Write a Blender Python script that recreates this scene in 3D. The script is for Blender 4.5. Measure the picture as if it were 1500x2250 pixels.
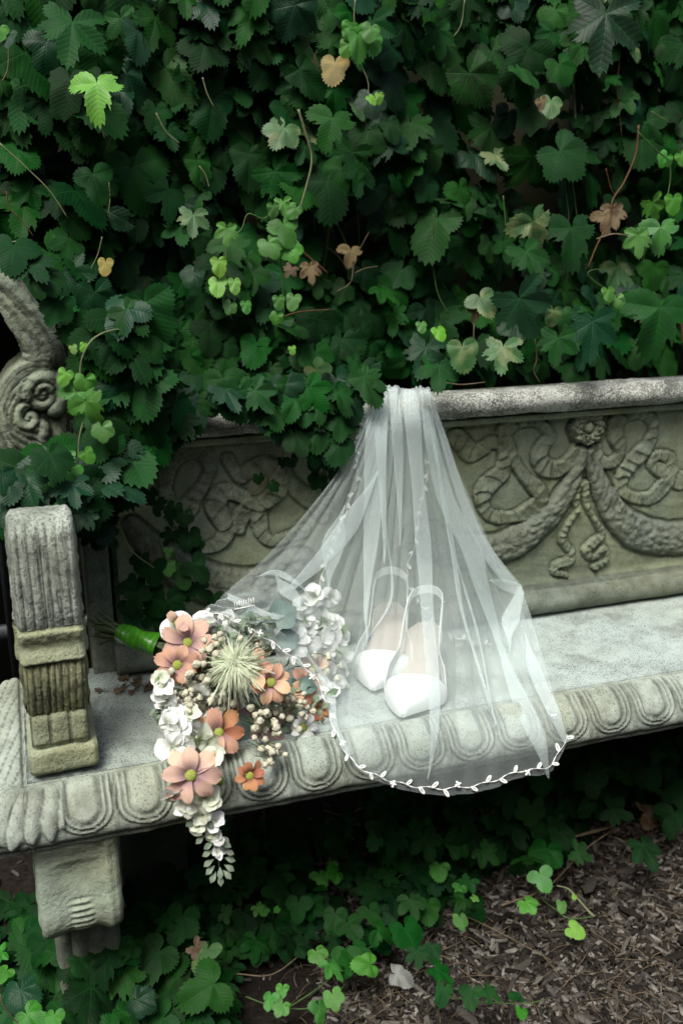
import bpy, math, random
import numpy as np
from mathutils import Vector, Matrix
random.seed(7); rng = np.random.default_rng(7)
for o in list(bpy.data.objects): bpy.data.objects.remove(o)
S = bpy.context.scene; C = S.collection
PI = math.pi; R_ = math.radians
# ------------------------------------------------------------------ camera, sky, sun
ROT = np.array([[0.94852304, 0.09726621, -0.30140228], [-0.31670493, 0.28701384, -0.9040581], [-0.00142768, 0.95297552, 0.30304393]])
FPX = 2122.634; CAM = np.array([-0.93282434, -1.42138389, 1.15])
cd = bpy.data.cameras.new('camera'); co = bpy.data.objects.new('camera', cd); C.objects.link(co)
cd.sensor_fit = 'VERTICAL'; cd.sensor_height = 36; cd.lens = FPX / 2250 * 36; cd.clip_start = .02; cd.clip_end = 400
M = Matrix([list(ROT[i]) + [CAM[i]] for i in range(3)] + [[0, 0, 0, 1]]); co.matrix_world = M
cd.dof.use_dof = True; cd.dof.focus_distance = 1.36; cd.dof.aperture_fstop = 4.0
S.camera = co
SUN_EL, SUN_AZ = R_(60), R_(222)       # azimuth clockwise from +y: the sun stands behind and left of the camera
w = bpy.data.worlds.new('World'); S.world = w; w.use_nodes = True
nt = w.node_tree; nt.nodes.clear()
sky = nt.nodes.new('ShaderNodeTexSky'); sky.sky_type = 'NISHITA'; sky.sun_disc = False
sky.sun_elevation = SUN_EL; sky.sun_rotation = SUN_AZ; sky.dust_density = 5.0; sky.air_density = 1.0; sky.ozone_density = .0
bg = nt.nodes.new('ShaderNodeBackground'); bg.inputs[1].default_value = .078
ow = nt.nodes.new('ShaderNodeOutputWorld'); nt.links.new(sky.outputs[0], bg.inputs[0]); nt.links.new(bg.outputs[0], ow.inputs[0])
sl = bpy.data.lights.new('sun', 'SUN'); sl.energy = 1.35; sl.angle = R_(24); sl.color = (.98, 1, .99)
so = bpy.data.objects.new('sun', sl); C.objects.link(so)
SUNV = Vector((math.sin(SUN_AZ) * math.cos(SUN_EL), math.cos(SUN_AZ) * math.cos(SUN_EL), math.sin(SUN_EL)))
so.rotation_euler = SUNV.to_track_quat('Z', 'Y').to_euler(); so.location = SUNV * 20
S.render.engine = 'CYCLES'; S.render.resolution_x = 682; S.render.resolution_y = 1024
S.cycles.transparent_max_bounces = 40; S.cycles.max_bounces = 8; S.cycles.diffuse_bounces = 3
S.view_settings.view_transform = 'Standard'; S.view_settings.look = 'None'; S.view_settings.gamma = 1
S.view_settings.use_curve_mapping = False;  S.view_settings.exposure = 1.38

# ------------------------------------------------------------------ helpers
def ray(px, py):
    return ROT @ (np.array([px - 750, 1125 - py, -FPX]) / FPX)
def at(px, py, ax, v):
    d = ray(px, py); return CAM + d * ((v - CAM[ax]) / d[ax])
def atn(px, py, mode):                       # 'y.05' style: ('y', val)
    return at(px, py, 1 if mode[0] == 'y' else 2, mode[1])
def mesh(name, v, f, uv=None, smooth=True, mat=None, attr=None):
    me = bpy.data.meshes.new(name)
    v = np.asarray(v, dtype=np.float32).reshape(-1, 3)
    me.vertices.add(len(v)); me.vertices.foreach_set('co', v.ravel())
    if isinstance(f, np.ndarray) and f.ndim == 2:
        nl = f.size; cnt = f.shape[1]; me.loops.add(nl); me.loops.foreach_set('vertex_index', f.astype(np.int32).ravel())
        me.polygons.add(len(f)); me.polygons.foreach_set('loop_start', np.arange(0, nl, cnt, dtype=np.int32))
    else:
        lt = [len(q) for q in f]; fl = [i for q in f for i in q]; me.loops.add(len(fl))
        me.loops.foreach_set('vertex_index', fl); me.polygons.add(len(f))
        me.polygons.foreach_set('loop_start', np.concatenate([[0], np.cumsum(lt)[:-1]]).astype(np.int32))
    me.update(calc_edges=True)
    if smooth: me.polygons.foreach_set('use_smooth', np.ones(len(me.polygons), dtype=bool))
    if uv is not None:
        l = me.uv_layers.new(name='UVMap'); l.data.foreach_set('uv', np.asarray(uv, dtype=np.float32).ravel())
    if attr is not None:
        for k, a in attr.items():
            at_ = me.attributes.new(k, 'FLOAT', 'POINT'); at_.data.foreach_set('value', np.asarray(a, dtype=np.float32).ravel())
    if mat: me.materials.append(mat)
    return me
def link(name, me, parent=None, mat4=None):
    o = bpy.data.objects.new(name, me); C.objects.link(o)
    if parent is not None: o.parent = parent
    if mat4 is not None: o.matrix_local = mat4
    return o
def tag(o, label=None, cat=None, group=None, kind=None):
    if label: o['label'] = label
    if cat: o['category'] = cat
    if group: o['group'] = group
    if kind: o['kind'] = kind
    return o
def thing(name, loc, label, cat, group=None):
    o = bpy.data.objects.new(name, None); C.objects.link(o); o.location = loc; o.empty_display_size = .05
    return tag(o, label, cat, group)
def wpart(name, me, root):                   # mesh given in world coordinates, parented to a thing whose origin is elsewhere
    o = link(name, me, root); o.location = -Vector(root.location); return o
class Acc:
    def __init__(s): s.v = []; s.f = []; s.n = 0; s.uv = []; s.a = []
    def add(s, v, f, uv=None, a=None):
        v = np.asarray(v, dtype=float).reshape(-1, 3); s.v.append(v)
        s.f += [tuple(int(i) + s.n for i in q) for q in f]; s.n += len(v)
        if uv is not None: s.uv += list(uv)
        s.a.append(np.full(len(v), 0. if a is None else a))
        return s
    def mesh(s, name, mat, smooth=True, attr=None):
        return mesh(name, np.concatenate(s.v), s.f, uv=np.array(s.uv) if s.uv else None, smooth=smooth, mat=mat, attr={attr: np.concatenate(s.a)} if attr else None)
def catmull(P, n):
    P = np.asarray(P, float); m = len(P)
    if m == 2: return P[0] + (P[1] - P[0]) * np.linspace(0, 1, n)[:, None]
    t = np.linspace(0, m - 1 - 1e-9, n); i = t.astype(int); u = (t - i)[:, None]
    Q = np.concatenate([[2 * P[0] - P[1]], P, [2 * P[-1] - P[-2]]])
    a, b, c, d = Q[i], Q[i + 1], Q[i + 2], Q[i + 3]
    return .5 * ((2 * b) + (c - a) * u + (2 * a - 5 * b + 4 * c - d) * u ** 2 + (-a + 3 * b - 3 * c + d) * u ** 3)
def grid_faces(nr, nc, wrap=False):
    i = np.arange(nr - 1)[:, None]; j = np.arange(nc if wrap else nc - 1)[None, :]; j2 = (j + 1) % nc
    return np.stack([i * nc + j, i * nc + j2, (i + 1) * nc + j2, (i + 1) * nc + j], -1).reshape(-1, 4)
def tube(P, r, k=6, flat=None):
    P = np.asarray(P, float); n = len(P); r = np.full(n, r) if np.isscalar(r) else np.asarray(r)
    T = np.gradient(P, axis=0); T /= np.linalg.norm(T, axis=1)[:, None] + 1e-12
    up = np.array([0.13, 0.31, .94]) if abs(T[0, 2]) < .9 else np.array([1., .1, 0])
    V = []; N = np.cross(T[0], up); N /= np.linalg.norm(N)
    for i in range(n):
        N = N - T[i] * (N @ T[i]); N /= np.linalg.norm(N) + 1e-12; B = np.cross(T[i], N)
        a = np.arange(k) / k * 2 * PI
        V.append(P[i] + r[i] * (np.cos(a)[:, None] * N + np.sin(a)[:, None] * B))
    V = np.concatenate(V); F = [tuple(q) for q in grid_faces(n, k, True)]
    F.append(tuple(range(k))[::-1]); F.append(tuple(range((n - 1) * k, n * k)))
    return V, F
def frame(loc, normal, roll=0., scale=1., tip=None):
    n = Vector(normal).normalized()
    if tip is None: tip = Vector((0, 0, 1)) if abs(n.z) < .95 else Vector((0, 1, 0))
    y = Vector(tip); y = (y - n * y.dot(n)).normalized(); x = y.cross(n)
    m = Matrix((x, y, n)).transposed().to_4x4() @ Matrix.Rotation(roll, 4, 'Z') @ Matrix.Diagonal((scale, scale, scale, 1))
    m.translation = Vector(loc); return m
# cheap value noise on numpy arrays
_NT = rng.random((64, 64, 16))
def vnoise(x, y, z=0.):
    x, y, z = np.broadcast_arrays(np.asarray(x, float), np.asarray(y, float), np.asarray(z, float))
    xi, yi, zi = np.floor(x).astype(int), np.floor(y).astype(int), np.floor(z).astype(int)
    fx, fy, fz = x - xi, y - yi, z - zi; fx, fy, fz = [q * q * (3 - 2 * q) for q in (fx, fy, fz)]
    def g(a, b, c): return _NT[(xi + a) % 64, (yi + b) % 64, (zi + c) % 16]
    r = 0
    for a in (0, 1):
        for b in (0, 1):
            for c in (0, 1):
                r = r + g(a, b, c) * (fx if a else 1 - fx) * (fy if b else 1 - fy) * (fz if c else 1 - fz)
    return r - .5
def fbm(x, y, z=0., o=3):
    r = 0; a = 1.
    for k in range(o): r = r + a * vnoise(x * 2 ** k + 17 * k, y * 2 ** k + 5 * k, z + 3 * k); a *= .5
    return r
def sstep(a, b, x):
    t = np.clip((x - a) / (b - a), 0, 1); return t * t * (3 - 2 * t)

# ------------------------------------------------------------------ materials
class NB:
    def __init__(s, name):
        s.m = bpy.data.materials.new(name); s.m.use_nodes = True; s.t = s.m.node_tree; s.t.nodes.clear()
        s.out = s.n('ShaderNodeOutputMaterial')
    def n(s, t, **k):
        o = s.t.nodes.new(t)
        for a, b in k.items(): setattr(o, a, b)
        return o
    def l(s, a, b): s.t.links.new(a, b)
    def set(s, sock, v):
        if hasattr(v, 'is_linked') or isinstance(v, bpy.types.NodeSocket): s.l(v, sock)
        else: sock.default_value = v
    def math(s, op, a, b=0., c=0., clamp=False):
        o = s.n('ShaderNodeMath', operation=op); o.use_clamp = clamp
        s.set(o.inputs[0], a); s.set(o.inputs[1], b); s.set(o.inputs[2], c); return o.outputs[0]
    def mix(s, f, a, b, mode='MIX'):
        o = s.n('ShaderNodeMix', data_type='RGBA', blend_type=mode)
        s.set(o.inputs[0], f)
        for i, q in ((6, a), (7, b)): s.set(o.inputs[i], (*q, 1) if isinstance(q, tuple) and len(q) == 3 else q)
        return o.outputs[2]
    def ramp(s, f, stops):
        o = s.n('ShaderNodeValToRGB'); e = o.color_ramp.elements
        while len(e) < len(stops): e.new(.5)
        for i, (p, c) in enumerate(stops): e[i].position = p; e[i].color = (*c, 1) if len(c) == 3 else c
        s.set(o.inputs[0], f); return o.outputs[0]
    def noise(s, scale, vec=None, detail=3, rough=.55):
        o = s.n('ShaderNodeTexNoise'); o.inputs['Scale'].default_value = scale; o.inputs['Detail'].default_value = detail; o.inputs['Roughness'].default_value = rough
        if vec is not None: s.l(vec, o.inputs['Vector'])
        return o.outputs[0]
    def obj(s): return s.n('ShaderNodeTexCoord').outputs['Object']
    def bsdf(s, col, rough=.6, spec=.3, normal=None, **k):
        o = s.n('ShaderNodeBsdfPrincipled'); s.set(o.inputs['Base Color'], (*col, 1) if isinstance(col, tuple) and len(col) == 3 else col)
        s.set(o.inputs['Roughness'], rough); o.inputs['Specular IOR Level'].default_value = spec
        if normal is not None: s.l(normal, o.inputs['Normal'])
        for a, b in k.items(): s.set(o.inputs[a], b)
        return o.outputs[0]
    def bump(s, h, strength=.5, dist=.001):
        o = s.n('ShaderNodeBump'); o.inputs['Strength'].default_value = strength; o.inputs['Distance'].default_value = dist; s.l(h, o.inputs['Height']); return o.outputs[0]
    def done(s, sh): s.l(sh, s.out.inputs[0]); return s.m
def stone(name, light, mid, moss, mossamt=.5, speck=.5, dirt=(.035, .035, .03), white=0., stripes=False, bump=.6):
    b = NB(name); o = b.n('ShaderNodeNewGeometry').outputs['Position']
    big = b.noise(5.5, o, 4, .6); midn = b.noise(28, o, 4, .65); fine = b.noise(420, o, 2, .6); fine2 = b.noise(900, o, 1, .5)
    c = b.mix(b.ramp(midn, [(.35, (0, 0, 0)), (.68, (1, 1, 1))]), mid, light)
    c = b.mix(b.math('MULTIPLY', b.ramp(big, [(.42, (0, 0, 0)), (.62, (1, 1, 1))]), mossamt), c, moss)
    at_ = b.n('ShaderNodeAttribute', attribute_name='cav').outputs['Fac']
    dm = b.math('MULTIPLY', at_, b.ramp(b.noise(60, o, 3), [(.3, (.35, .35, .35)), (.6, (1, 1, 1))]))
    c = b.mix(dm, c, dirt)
    grime = b.ramp(b.noise(11, o, 5, .7), [(.5, (0, 0, 0)), (.72, (1, 1, 1))])
    c = b.mix(b.math('MULTIPLY', grime, .55), c, dirt)
    pit = b.ramp(b.math('ADD', fine, b.math('MULTIPLY', b.math('SUBTRACT', midn, .5), .25)), [(.33, (1, 1, 1)), (.45, (0, 0, 0))])
    c = b.mix(b.math('MULTIPLY', pit, speck), c, dirt)
    if white:
        wn = b.ramp(b.math('ADD', b.noise(330, o, 3, .7), b.math('MULTIPLY', b.math('SUBTRACT', b.noise(14, o, 3), .5), .5)), [(.5, (0, 0, 0)), (.58, (1, 1, 1))])
        c = b.mix(b.math('MULTIPLY', wn, white), c, (.5, .52, .47))
    h = b.math('ADD', b.math('MULTIPLY', fine, 1.), b.math('MULTIPLY', midn, 1.4)); h = b.math('ADD', h, b.math('MULTIPLY', fine2, .4))
    if stripes:
        mp = b.n('ShaderNodeMapping'); mp.inputs['Scale'].default_value = (1, 1, .06); b.l(o, mp.inputs[0])
        st = b.noise(320, mp.outputs[0], 3, .6); h = b.math('ADD', h, b.math('MULTIPLY', st, 1.6))
        c = b.mix(b.ramp(st, [(.36, (.7, .7, .7)), (.5, (0, 0, 0))]), c, dirt)
    return b.done(b.bsdf(c, .9, .15, b.bump(h, bump, .0022)))
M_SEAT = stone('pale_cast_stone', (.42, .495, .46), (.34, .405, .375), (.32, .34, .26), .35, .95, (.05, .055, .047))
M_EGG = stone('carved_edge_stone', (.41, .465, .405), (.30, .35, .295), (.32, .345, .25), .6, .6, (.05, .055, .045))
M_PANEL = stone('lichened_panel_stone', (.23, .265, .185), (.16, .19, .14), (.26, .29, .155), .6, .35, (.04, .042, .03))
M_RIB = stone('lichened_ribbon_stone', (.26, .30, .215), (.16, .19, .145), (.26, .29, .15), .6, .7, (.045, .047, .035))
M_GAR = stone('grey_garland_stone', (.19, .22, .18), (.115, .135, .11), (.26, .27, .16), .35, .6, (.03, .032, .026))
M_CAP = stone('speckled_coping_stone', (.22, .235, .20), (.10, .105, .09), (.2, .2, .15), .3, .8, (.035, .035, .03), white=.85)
M_ARM = stone('weathered_arm_stone', (.45, .50, .45), (.28, .32, .285), (.29, .315, .21), .35, .6, (.05, .055, .045), stripes=True)
M_ARML = stone('mossy_arm_stone', (.33, .37, .26), (.24, .27, .18), (.30, .31, .16), .8, .6, (.05, .05, .035))
M_ARMM = stone('yellow_moss_arm_stone', (.25, .26, .16), (.16, .17, .11), (.31, .32, .14), .7, .5, (.045, .047, .03), stripes=True)
M_LEG = stone('damp_leg_stone', (.36, .42, .33), (.24, .29, .225), (.33, .36, .22), .7, .4, (.08, .09, .075))
def leafmat(name, base, var=.25, trans=.18, rough=.42, vein=1.35, spec=.45, edge=None, patch=None):
    b = NB(name); uvn = b.n('ShaderNodeUVMap'); sp = b.n('ShaderNodeSeparateXYZ'); b.l(uvn.outputs[0], sp.inputs[0])
    u, v = sp.outputs[0], sp.outputs[1]; av = b.math('ABSOLUTE', v)
    main = b.math('SUBTRACT', 1., b.math('DIVIDE', av, b.math('SUBTRACT', .022, b.math('MULTIPLY', u, .014))), clamp=True)
    s_ = b.math('MULTIPLY', b.math('SUBTRACT', u, b.math('MULTIPLY', av, .75)), 8.5)
    fr = b.math('ABSOLUTE', b.math('SUBTRACT', b.math('FRACT', s_), .5))        # .5 at the side vein
    sec = b.math('MULTIPLY', b.math('SUBTRACT', fr, .45), 20., clamp=True)
    veins = b.math('MAXIMUM', main, b.math('MULTIPLY', sec, .35))
    rnd = b.math('FRACT', b.math('ADD', b.n('ShaderNodeObjectInfo').outputs['Random'], b.n('ShaderNodeAttribute', attribute_name='rnd').outputs['Fac']))
    hs = b.n('ShaderNodeHueSaturation'); hs.inputs['Color'].default_value = (*base, 1)
    b.l(b.math('ADD', .485, b.math('MULTIPLY', b.math('FRACT', b.math('MULTIPLY', rnd, 7.3)), .035)), hs.inputs['Hue'])
    b.l(b.math('ADD', 1 - var, b.math('MULTIPLY', rnd, 2 * var)), hs.inputs['Value'])
    b.l(b.math('ADD', .78, b.math('MULTIPLY', b.math('FRACT', b.math('MULTIPLY', rnd, 3.7)), .3)), hs.inputs['Saturation'])
    c = hs.outputs[0]
    pos = b.n('ShaderNodeNewGeometry').outputs['Position']
    c = b.mix(b.ramp(b.noise(55, pos, 4), [(.4, (0, 0, 0)), (.75, (.6, .6, .6))]), c, tuple(x * 1.6 for x in base))
    if edge:
        ra = b.math('SQRT', b.math('ADD', b.math('MULTIPLY', u, u), b.math('MULTIPLY', v, v)))
        e = b.math('MULTIPLY', b.ramp(b.math('ADD', ra, b.math('MULTIPLY', b.noise(35, pos, 4), .9)), [(1.12, (0, 0, 0)), (1.3, (1, 1, 1))]), b.math('GREATER_THAN', b.math('FRACT', b.math('MULTIPLY', rnd, 11.)), .72))
        c = b.mix(e, c, edge)
    if patch: c = b.mix(b.ramp(b.noise(38, pos, 4), [(.5, (0, 0, 0)), (.6, (1, 1, 1))]), c, patch)
    c = b.mix(b.math('MULTIPLY', veins, .30), c, tuple(min(1, x * vein * 1.5 + .01) for x in base))
    h = b.math('SUBTRACT', b.math('MULTIPLY', b.math('SUBTRACT', .5, b.math('POWER', b.math('MULTIPLY', fr, 2.), 3.)), 1.), b.math('MULTIPLY', main, 1.2))
    h = b.math('ADD', h, b.math('MULTIPLY', b.noise(220, pos, 2), .35))
    p = b.bsdf(c, rough, spec, b.bump(h, .26, .0009))
    tr = b.n('ShaderNodeBsdfTranslucent'); b.set(tr.inputs[0], b.mix(.5, c, tuple(min(1, x * 2.2) for x in base), 'MIX'))
    mx = b.n('ShaderNodeMixShader'); mx.inputs[0].default_value = trans; b.l(p, mx.inputs[1]); b.l(tr.outputs[0], mx.inputs[2])
    return b.done(mx.outputs[0])
L_DARK = leafmat('deep_green_leaf', (.0036, .026, .0048), .5, .1, .55, 2.0, .06, edge=(.07, .075, .022))
L_MID = leafmat('mid_green_leaf', (.0066, .047, .0058), .45, .15, .52, 1.8, .08, edge=(.16, .13, .05))
L_BLUE = leafmat('blue_green_leaf', (.0055, .031, .0110), .35, .08, .45, 1.8, .16)
L_YOUNG = leafmat('bright_young_leaf', (.045, .185, .018), .25, .3, .5, 1.3, .35)
L_LIME = leafmat('lime_leaf', (.12, .29, .028), .25, .3, .5, 1.3, .35, edge=(.36, .22, .05))
L_PALE = leafmat('blotched_leaf', (.035, .10, .025), .25, .15, .5, 1.4, .35, patch=(.12, .16, .06))
L_BROWN = leafmat('dry_leaf', (.11, .08, .045), .35, .1, .8, 1.1, .1, patch=(.09, .06, .035))
L_YEL = leafmat('yellow_leaf', (.22, .19, .05), .2, .2, .6, 1.1, .2, patch=(.28, .2, .06))
def plain(name, col, rough=.6, spec=.3, nscale=60, namt=.25, bs=.3, bd=.0006, **k):
    b = NB(name); o = b.obj(); n = b.noise(nscale, o, 4)
    c = b.mix(b.ramp(n, [(.3, (0, 0, 0)), (.7, (1, 1, 1))]), tuple(x * (1 - namt) for x in col), tuple(min(1, x * (1 + namt)) for x in col))
    return b.done(b.bsdf(c, rough, spec, b.bump(b.noise(nscale * 6, o, 2), bs, bd), **k))
M_STEMG = plain('green_stem', (.05, .10, .022)); M_STEMP = plain('pale_stem', (.13, .15, .07)); M_STEMB = plain('woody_stem', (.11, .062, .03), .8, .1)
M_TWIG = plain('dry_twig', (.13, .10, .065), .85, .1, 90, .4)
M_WALL = plain('olive_painted_wall', (.024, .026, .011), .8, .2, 9, .35, .4, .003)
M_IRON = plain('dark_iron', (.035, .04, .045), .5, .4, 80, .3)

# ------------------------------------------------------------------ ground
def groundz(x, y): return .012 * fbm(x * 6, y * 6, 1.3) + .02 * fbm(x * 2, y * 2, 4.1)
def soil():
    b = NB('bark_mulch_soil'); o = b.obj()
    c = b.ramp(b.noise(70, o, 5, .7), [(.3, (.006, .005, .004)), (.55, (.018, .0145, .0115)), (.8, (.042, .036, .029))])
    return b.done(b.bsdf(c, .95, .1, b.bump(b.noise(120, o, 5, .7), .9, .006)))
gx = np.concatenate([[-60, -20, -8, -4], np.arange(-2.4, 2.0, .03), [4, 8, 20, 60]]); gy = np.concatenate([[-60, -20, -8, -4], np.arange(-2.0, .6, .03), [.9, 2, 8, 60]])
GX, GY = np.meshgrid(gx, gy); GZ = groundz(GX, GY)
M_SOIL = soil()
ground = link('ground', mesh('ground', np.stack([GX, GY, GZ], -1), grid_faces(len(gy), len(gx)), mat=M_SOIL)); tag(ground, 'dark bark mulch ground around the stone bench', kind='structure')
def chipmat():
    b = NB('bark_chip'); o = b.obj(); r = b.math('FRACT', b.math('ADD', b.n('ShaderNodeObjectInfo').outputs['Random'], b.n('ShaderNodeAttribute', attribute_name='rnd').outputs['Fac']))
    c = b.ramp(r, [(0, (.010, .009, .0075)), (.3, (.026, .0215, .017)), (.55, (.050, .044, .037)), (.8, (.11, .10, .085)), (1, (.24, .225, .195))])
    g = b.noise(60, o, 5, .7)
    c = b.mix(b.ramp(g, [(.35, (.55, .55, .55)), (.6, (0, 0, 0))]), c, (.025, .018, .013))
    return b.done(b.bsdf(c, .9, .15, b.bump(b.noise(150, o, 4), .8, .003)))
M_CHIP = chipmat()
def chip_geo(r):
    n = 6; a = np.arange(n) / n * 2 * PI + r.uniform(-.3, .3, n); sx = 1 + r.uniform(-.25, .15, n)
    pts = np.stack([np.sign(np.cos(a)) * np.abs(np.cos(a)) ** .5 * sx * .5, np.sin(a) * .5 * (1 + r.uniform(-.2, .2, n)), np.zeros(n)], 1)
    top = pts * [.93, .8, 1] + [0, 0, .5]; bot = pts + [0, 0, -.5]; top[:, 2] += r.uniform(-.25, .25, n)
    v = np.concatenate([bot, top]); f = [tuple(range(n))[::-1], tuple(range(n, 2 * n))] + [(i, (i + 1) % n, n + (i + 1) % n, n + i) for i in range(n)]
    return v, f
CH = [mesh('wood_chip', *chip_geo(rng), smooth=False, mat=M_CHIP) for _ in range(10)]
CHG = [chip_geo(rng) for _ in range(10)]
def chip_matrix(x, y, L, W, T, lift=0):
    z = groundz(x, y) + T * .4 + lift
    return Matrix.Translation((x, y, z)) @ Matrix.Rotation(rng.uniform(0, 6.28), 4, 'Z') @ Matrix.Rotation(rng.normal(0, .16), 4, 'Y') @ Matrix.Rotation(rng.normal(0, .22), 4, 'X') @ Matrix.Diagonal((L, W, T, 1))
for k in range(290):
    px, py = rng.uniform(820, 1560), rng.uniform(1840, 2300)
    p = at(px, py, 2, 0); L = rng.uniform(.016, .040) if k > 25 else rng.uniform(.038, .055)
    link('wood_chip', CH[k % 10], ground, chip_matrix(p[0], p[1], L, L * rng.uniform(.14, .32), .004 + L * .06, .004))
big = chip_matrix(*at(1290, 1945, 2, .02)[:2], .07, .026, .008, .01)
o = link('wood_chip', CH[0], ground, Matrix.Translation((*at(1295, 1945, 2, .02)[:2], .02)) @ Matrix.Rotation(R_(38), 4, 'Z') @ Matrix.Rotation(.15, 4, 'X') @ Matrix.Diagonal((.06, .02, .007, 1))); tag(o, 'large flat grey chip')
acc = Acc(); 
for k in range(14000):
    if k < 11000: px, py = rng.uniform(700, 1600), rng.uniform(1800, 2350); p = at(px, py, 2, 0)
    else: p = (rng.uniform(-1.5, .9), rng.uniform(-1., .2))
    L = rng.uniform(.006, .026); m = np.array(chip_matrix(p[0], p[1], L, L * rng.uniform(.12, .45), .002 + L * .08, rng.uniform(0, .004)))
    v, f = CHG[k % 10]; acc.add(v @ m[:3, :3].T + m[:3, 3], f, a=rng.random())
tag(link('bark_mulch', acc.mesh('bark_mulch', M_CHIP, smooth=False, attr='rnd'), ground), kind='stuff')
acc = Acc()
for k in range(420):                               # dry grass stalks and fibres in the mulch
    p = at(rng.uniform(650, 1580), rng.uniform(1760, 2300), 2, 0); a = rng.uniform(0, 6.28); L = rng.uniform(.02, .07); z0 = groundz(p[0], p[1])
    t = np.linspace(0, 1, 5)[:, None]; b_ = rng.normal(0, .3)
    P = np.array([p[0], p[1], z0 + .008]) + t * L * np.array([math.cos(a), math.sin(a), 0]) + (t * (1 - t)) * np.array([-math.sin(a) * b_ * L, math.cos(a) * b_ * L, rng.uniform(.01, .03)])
    v, f = tube(P, rng.uniform(.0004, .0009), 3); acc.add(v, f)
tag(link('dry_fibres', acc.mesh('dry_fibres', M_TWIG), ground), kind='stuff')

# ------------------------------------------------------------------ wall and iron posts behind the vines
def boxmesh(name, lo, hi, mat, bev=.0):
    x0, y0, z0 = lo; x1, y1, z1 = hi
    v = [(x0, y0, z0), (x1, y0, z0), (x1, y1, z0), (x0, y1, z0), (x0, y0, z1), (x1, y0, z1), (x1, y1, z1), (x0, y1, z1)]
    return mesh(name, v, [(0, 3, 2, 1), (4, 5, 6, 7), (0, 1, 5, 4), (1, 2, 6, 5), (2, 3, 7, 6), (3, 0, 4, 7)], smooth=False, mat=mat)
wall = thing('garden_wall', (0, .62, 0), 'olive brown painted wall glimpsed behind the climbing leaves', 'wall')
pw = .46
for k in range(-4, 5):
    wpart('panel', boxmesh('panel', (k * pw + .003, .60, -.05), ((k + 1) * pw - .003, .64, 2.6), M_WALL), wall)
wpart('wall_core', boxmesh('wall_core', (-4 * pw - .02, .645, -.05), (5 * pw + .02, .75, 2.58), M_WALL), wall)
fence = thing('iron_fence', (0, .52, 0), 'dark iron fence of thin upright bars standing in front of the wall', 'fence')
for px in (985, 1258, 1395):
    x = at(px, 300, 1, .5)[0]; wpart('post', boxmesh('post', (x - .008, .49, -.03), (x + .008, .51, 2.1), M_IRON), fence)
for x in (-1.5, -1.0, -.6, -.3, 1.0): wpart('post', boxmesh('post', (x - .008, .49, -.03), (x + .008, .51, 2.1), M_IRON), fence)
wpart('rail', boxmesh('rail', (-1.8, .511, 1.9), (1.3, .525, 1.93), M_IRON), fence)
wpart('rail', boxmesh('rail', (-1.8, .511, .3), (1.3, .525, .33), M_IRON), fence)

# ------------------------------------------------------------------ stone bench
bench = thing('stone_bench', (0, -.15, 0), 'weathered carved stone bench with ribbon and garland reliefs under the vines', 'bench')
XL, XR = -.975, .951        # ends of the flat seat; the bench is symmetric about the rosette
XC = -.012
def pt_seg(X, Z, P):
    """distance to a polyline, arc length of the nearest point, signed side"""
    best = np.full(X.shape, 9.); bt = np.zeros(X.shape); bs = np.zeros(X.shape); L = 0
    for a, b in zip(P[:-1], P[1:]):
        d = b - a; l = np.hypot(*d)
        if l < 1e-9: continue
        t = np.clip(((X - a[0]) * d[0] + (Z - a[1]) * d[1]) / l ** 2, 0, 1)
        dx = X - a[0] - t * d[0]; dz = Z - a[1] - t * d[1]; q = np.hypot(dx, dz); m = q < best
        best[m] = q[m]; bt[m] = (L + t * l)[m]; bs[m] = (np.sign(d[0] * dz - d[1] * dx))[m]; L += l
    return best, bt, bs
def px_plane(pts, sc, ox, oy, y=0., n=60):
    Q = np.array([at(ox + a / sc, oy + b / sc, 1, y)[[0, 2]] for a, b in pts]); return catmull(Q, n)
def mir(P): return np.stack([2 * XC - P[:, 0], P[:, 1]], 1)
RES = .0022
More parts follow.
